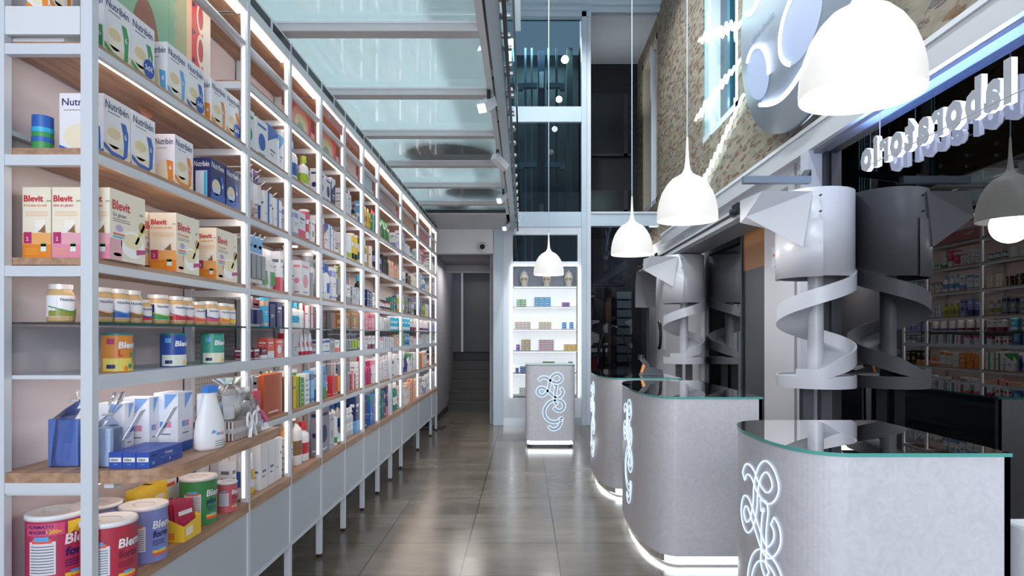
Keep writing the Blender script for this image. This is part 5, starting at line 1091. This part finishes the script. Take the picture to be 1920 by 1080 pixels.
# ------------------------------------------------------------------ sign disc with back-lit cut-outs
sg = empty('round_sign', (XB-.1, 4.78, 4.08), 'large round grey sign with glowing leaf cut-outs on the stone wall', 'sign')
rS = 1.1
signm = mat('sign_face', '#a7b0bc', .4); cutm = mat('cutout_face', '#a9b4d2', .5)
MB().lathe([(.001, -.03), (rS, -.03), (rS, .03), (.001, .03)], signm, 96, axis='x').build('face', sg)
MB().tube([(.06, (rS-.03)*math.cos(t), (rS-.03)*math.sin(t)) for t in [2*PI*k/64 for k in range(64)]], .008, neonb, 6, closed=True).build('edge_light', sg)
def leaf(cy, cz, a_, b_, rot, arc0, arc1):
    fn = lambda u, v: (-.034, -(cy+u*math.cos(rot)-v*math.sin(rot)), cz+u*math.sin(rot)+v*math.cos(rot))
    pts = [(a_*math.cos(t), b_*math.sin(t)) for t in [2*PI*k/40 for k in range(40)]]
    m = MB().shape(fn, pts, cutm)
    m.tube([fn(*(a_*.97*math.cos(t), b_*.97*math.sin(t))) for t in [arc0+(arc1-arc0)*k/30 for k in range(31)]], .018, haloe, 8)
    m.build('glowing_cutout', sg)
# cy is measured towards the camera from the disc centre
leaf(-.74, .42, .30, .26, .5, PI*1.1, PI*2.0)
leaf(-.67, -.42, .31, .20, -.75, PI*.15, PI*1.05)
leaf(.16, -.40, .36, .27, 0, PI*.45, PI*1.35)
MB().tube([(-.036, -(-.60+.95*t), -.72-.11*math.sin(PI*t)) for t in [k/16 for k in range(17)]], .018, haloe, 8).build('glowing_cutout', sg)
m = MB().text(lambda u, v: (-.036, .80-u, -.12+v), 'Gloria González', 0, 0, .055, 'text', bold=0, slant=.3)
m.build('lettering', sg)

# neon zigzags on the stone wall
def zig(y0, z0, y1, z1, lab, amp=.062):
    pts = []; n = 22; r_ = random.Random(int(y0*100))
    for k in range(n+1):
        t = k/n; a = amp*(1 if k % 2 else -1)*min(1, t*2.2+.08)*min(1, (1-t)*6+.15)*r_.uniform(.5, 1.1); pts.append((0, y0+(y1-y0)*t-a*.5, z0+(z1-z0)*t+a))
    m = MB().tube(pts, .015, neon, 8); o = m.build('neon_zigzag', None, (XB-.045, 0, 0)); tag(o, lab, 'neon light', 'neon zigzags')
zig(5.90, 4.33, 7.6, 4.92, 'upper white neon zigzag crossing the stone wall window')
zig(6.10, 4.06, 7.75, 4.03, 'middle white neon zigzag crossing the stone wall window')
zig(6.05, 3.70, 7.6, 3.12, 'lower white neon zigzag dropping to the fascia')
point('neon_glow', (XB-.25, 6.9, 4.9), 6, .2, (.6, .95, 1)); point('neon_glow', (XB-.25, 6.9, 4.0), 6, .2, (.6, .95, 1))

# laboratorio letters seen from behind
word = 'oirotarobal'
lt = empty('laboratory_sign', (2.10, 3.3, 2.43), 'row of glowing letters spelling laboratorio seen mirrored on the glass', 'sign')
yy = 3.93
for ch in word:
    vs2, fs2, wd = textmesh(ch, .05); k = .245; kx = .207
    fl = [(yy-wd*kx+(wd-x)*kx if False else yy-(x)*kx, y*k) for x, y in vs2]
    # mirrored glyph: its left-to-right runs toward the camera when read through the glass
    for (dx0, dx1, mt, nm) in ((-.035, -.03, letterf, 'letter'), (-.03, -.004, haloe, 'letter_glow')):
        vv = [(dx0, (yy-wd*kx)+x*kx-3.3, y*k) for x, y in vs2]+[(dx1, (yy-wd*kx)+x*kx-3.3, y*k) for x, y in vs2]; nv = len(vs2)
        ec = {}
        for f in fs2:
            for i in range(len(f)):
                e_ = (f[i], f[(i+1) % len(f)]); ke = tuple(sorted(e_)); ec[ke] = None if ke in ec else e_
        ff = [f for f in fs2]+[tuple(nv+i for i in f[::-1]) for f in fs2]+[(e_[0], e_[1], nv+e_[1], nv+e_[0]) for e_ in ec.values() if e_]
        MB().add(vv, ff, mt).build(nm, lt)
    yy -= wd*kx+.018
MB().tube([(-.033, -.9, .015), (-.033, .62, .015)], .003, 'steel', 6).build('wire_rail', lt)
for y in (.42, -.75): MB().tube([(-.033, y, .0), (-.033, y, .33)], .003, 'steel', 6).build('suspension_rod', lt)

# small wall things
o = MB().lathe([(.001, 0), (.05, 0), (.05, -.03), (.038, -.06), (.001, -.075)], whitew, 20, axis='y').lathe([(.024, -.068), (.018, -.08), (.001, -.082)], blackm, 16, axis='y').build('security_camera', None, (-.65, 10.05, 2.79)); o.scale = (1.7, 1.7, 1.7); tag(o, 'white dome security camera above the stair opening', 'security camera')
o = MB().box(XB-.03, XB, 5.30, 5.40, 2.0, 2.16, whitew).box(XB-.034, XB-.03, 5.33, 5.37, 2.08, 2.1, 'coral').build('intercom'); tag(o, 'white intercom box on the wall between the chutes', 'intercom')
o = MB().box(-1.55, -1.47, 10.03, 10.05, 1.12, 1.2, whitew).box(-1.53, -1.49, 10.025, 10.03, 1.14, 1.18, 'lightgrey').build('wall_switch'); tag(o, 'small white wall switch beside the far end of shelving', 'switch')
o = MB().tube([(XB-.01, 10.0+.13*math.sin(t)*-1, 1.42+.2*math.cos(t)) for t in [PI*k/12 for k in range(13)]], .03, blackm, 8).box(XB-.012, XB, 9.6, 9.75, 1.2, 1.75, whitew).build('wall_hoop'); tag(o, 'black curved hoop on the white wall beyond the far chute', 'hoop')
o = MB().box(-1.62, -1.22, 9.62, 9.95, .0, .012, blackr).build('floor_mat'); tag(o, 'small black mat on the floor at the shelving end', 'mat')
# upper wall vents beside the near chute
struct('trim_1', MB().box(XB-.006, XB, 4.86, 5.0, 2.45, 2.66, greyp).box(XB-.006, XB, 5.15, 5.27, 2.42, 2.62, greyp))
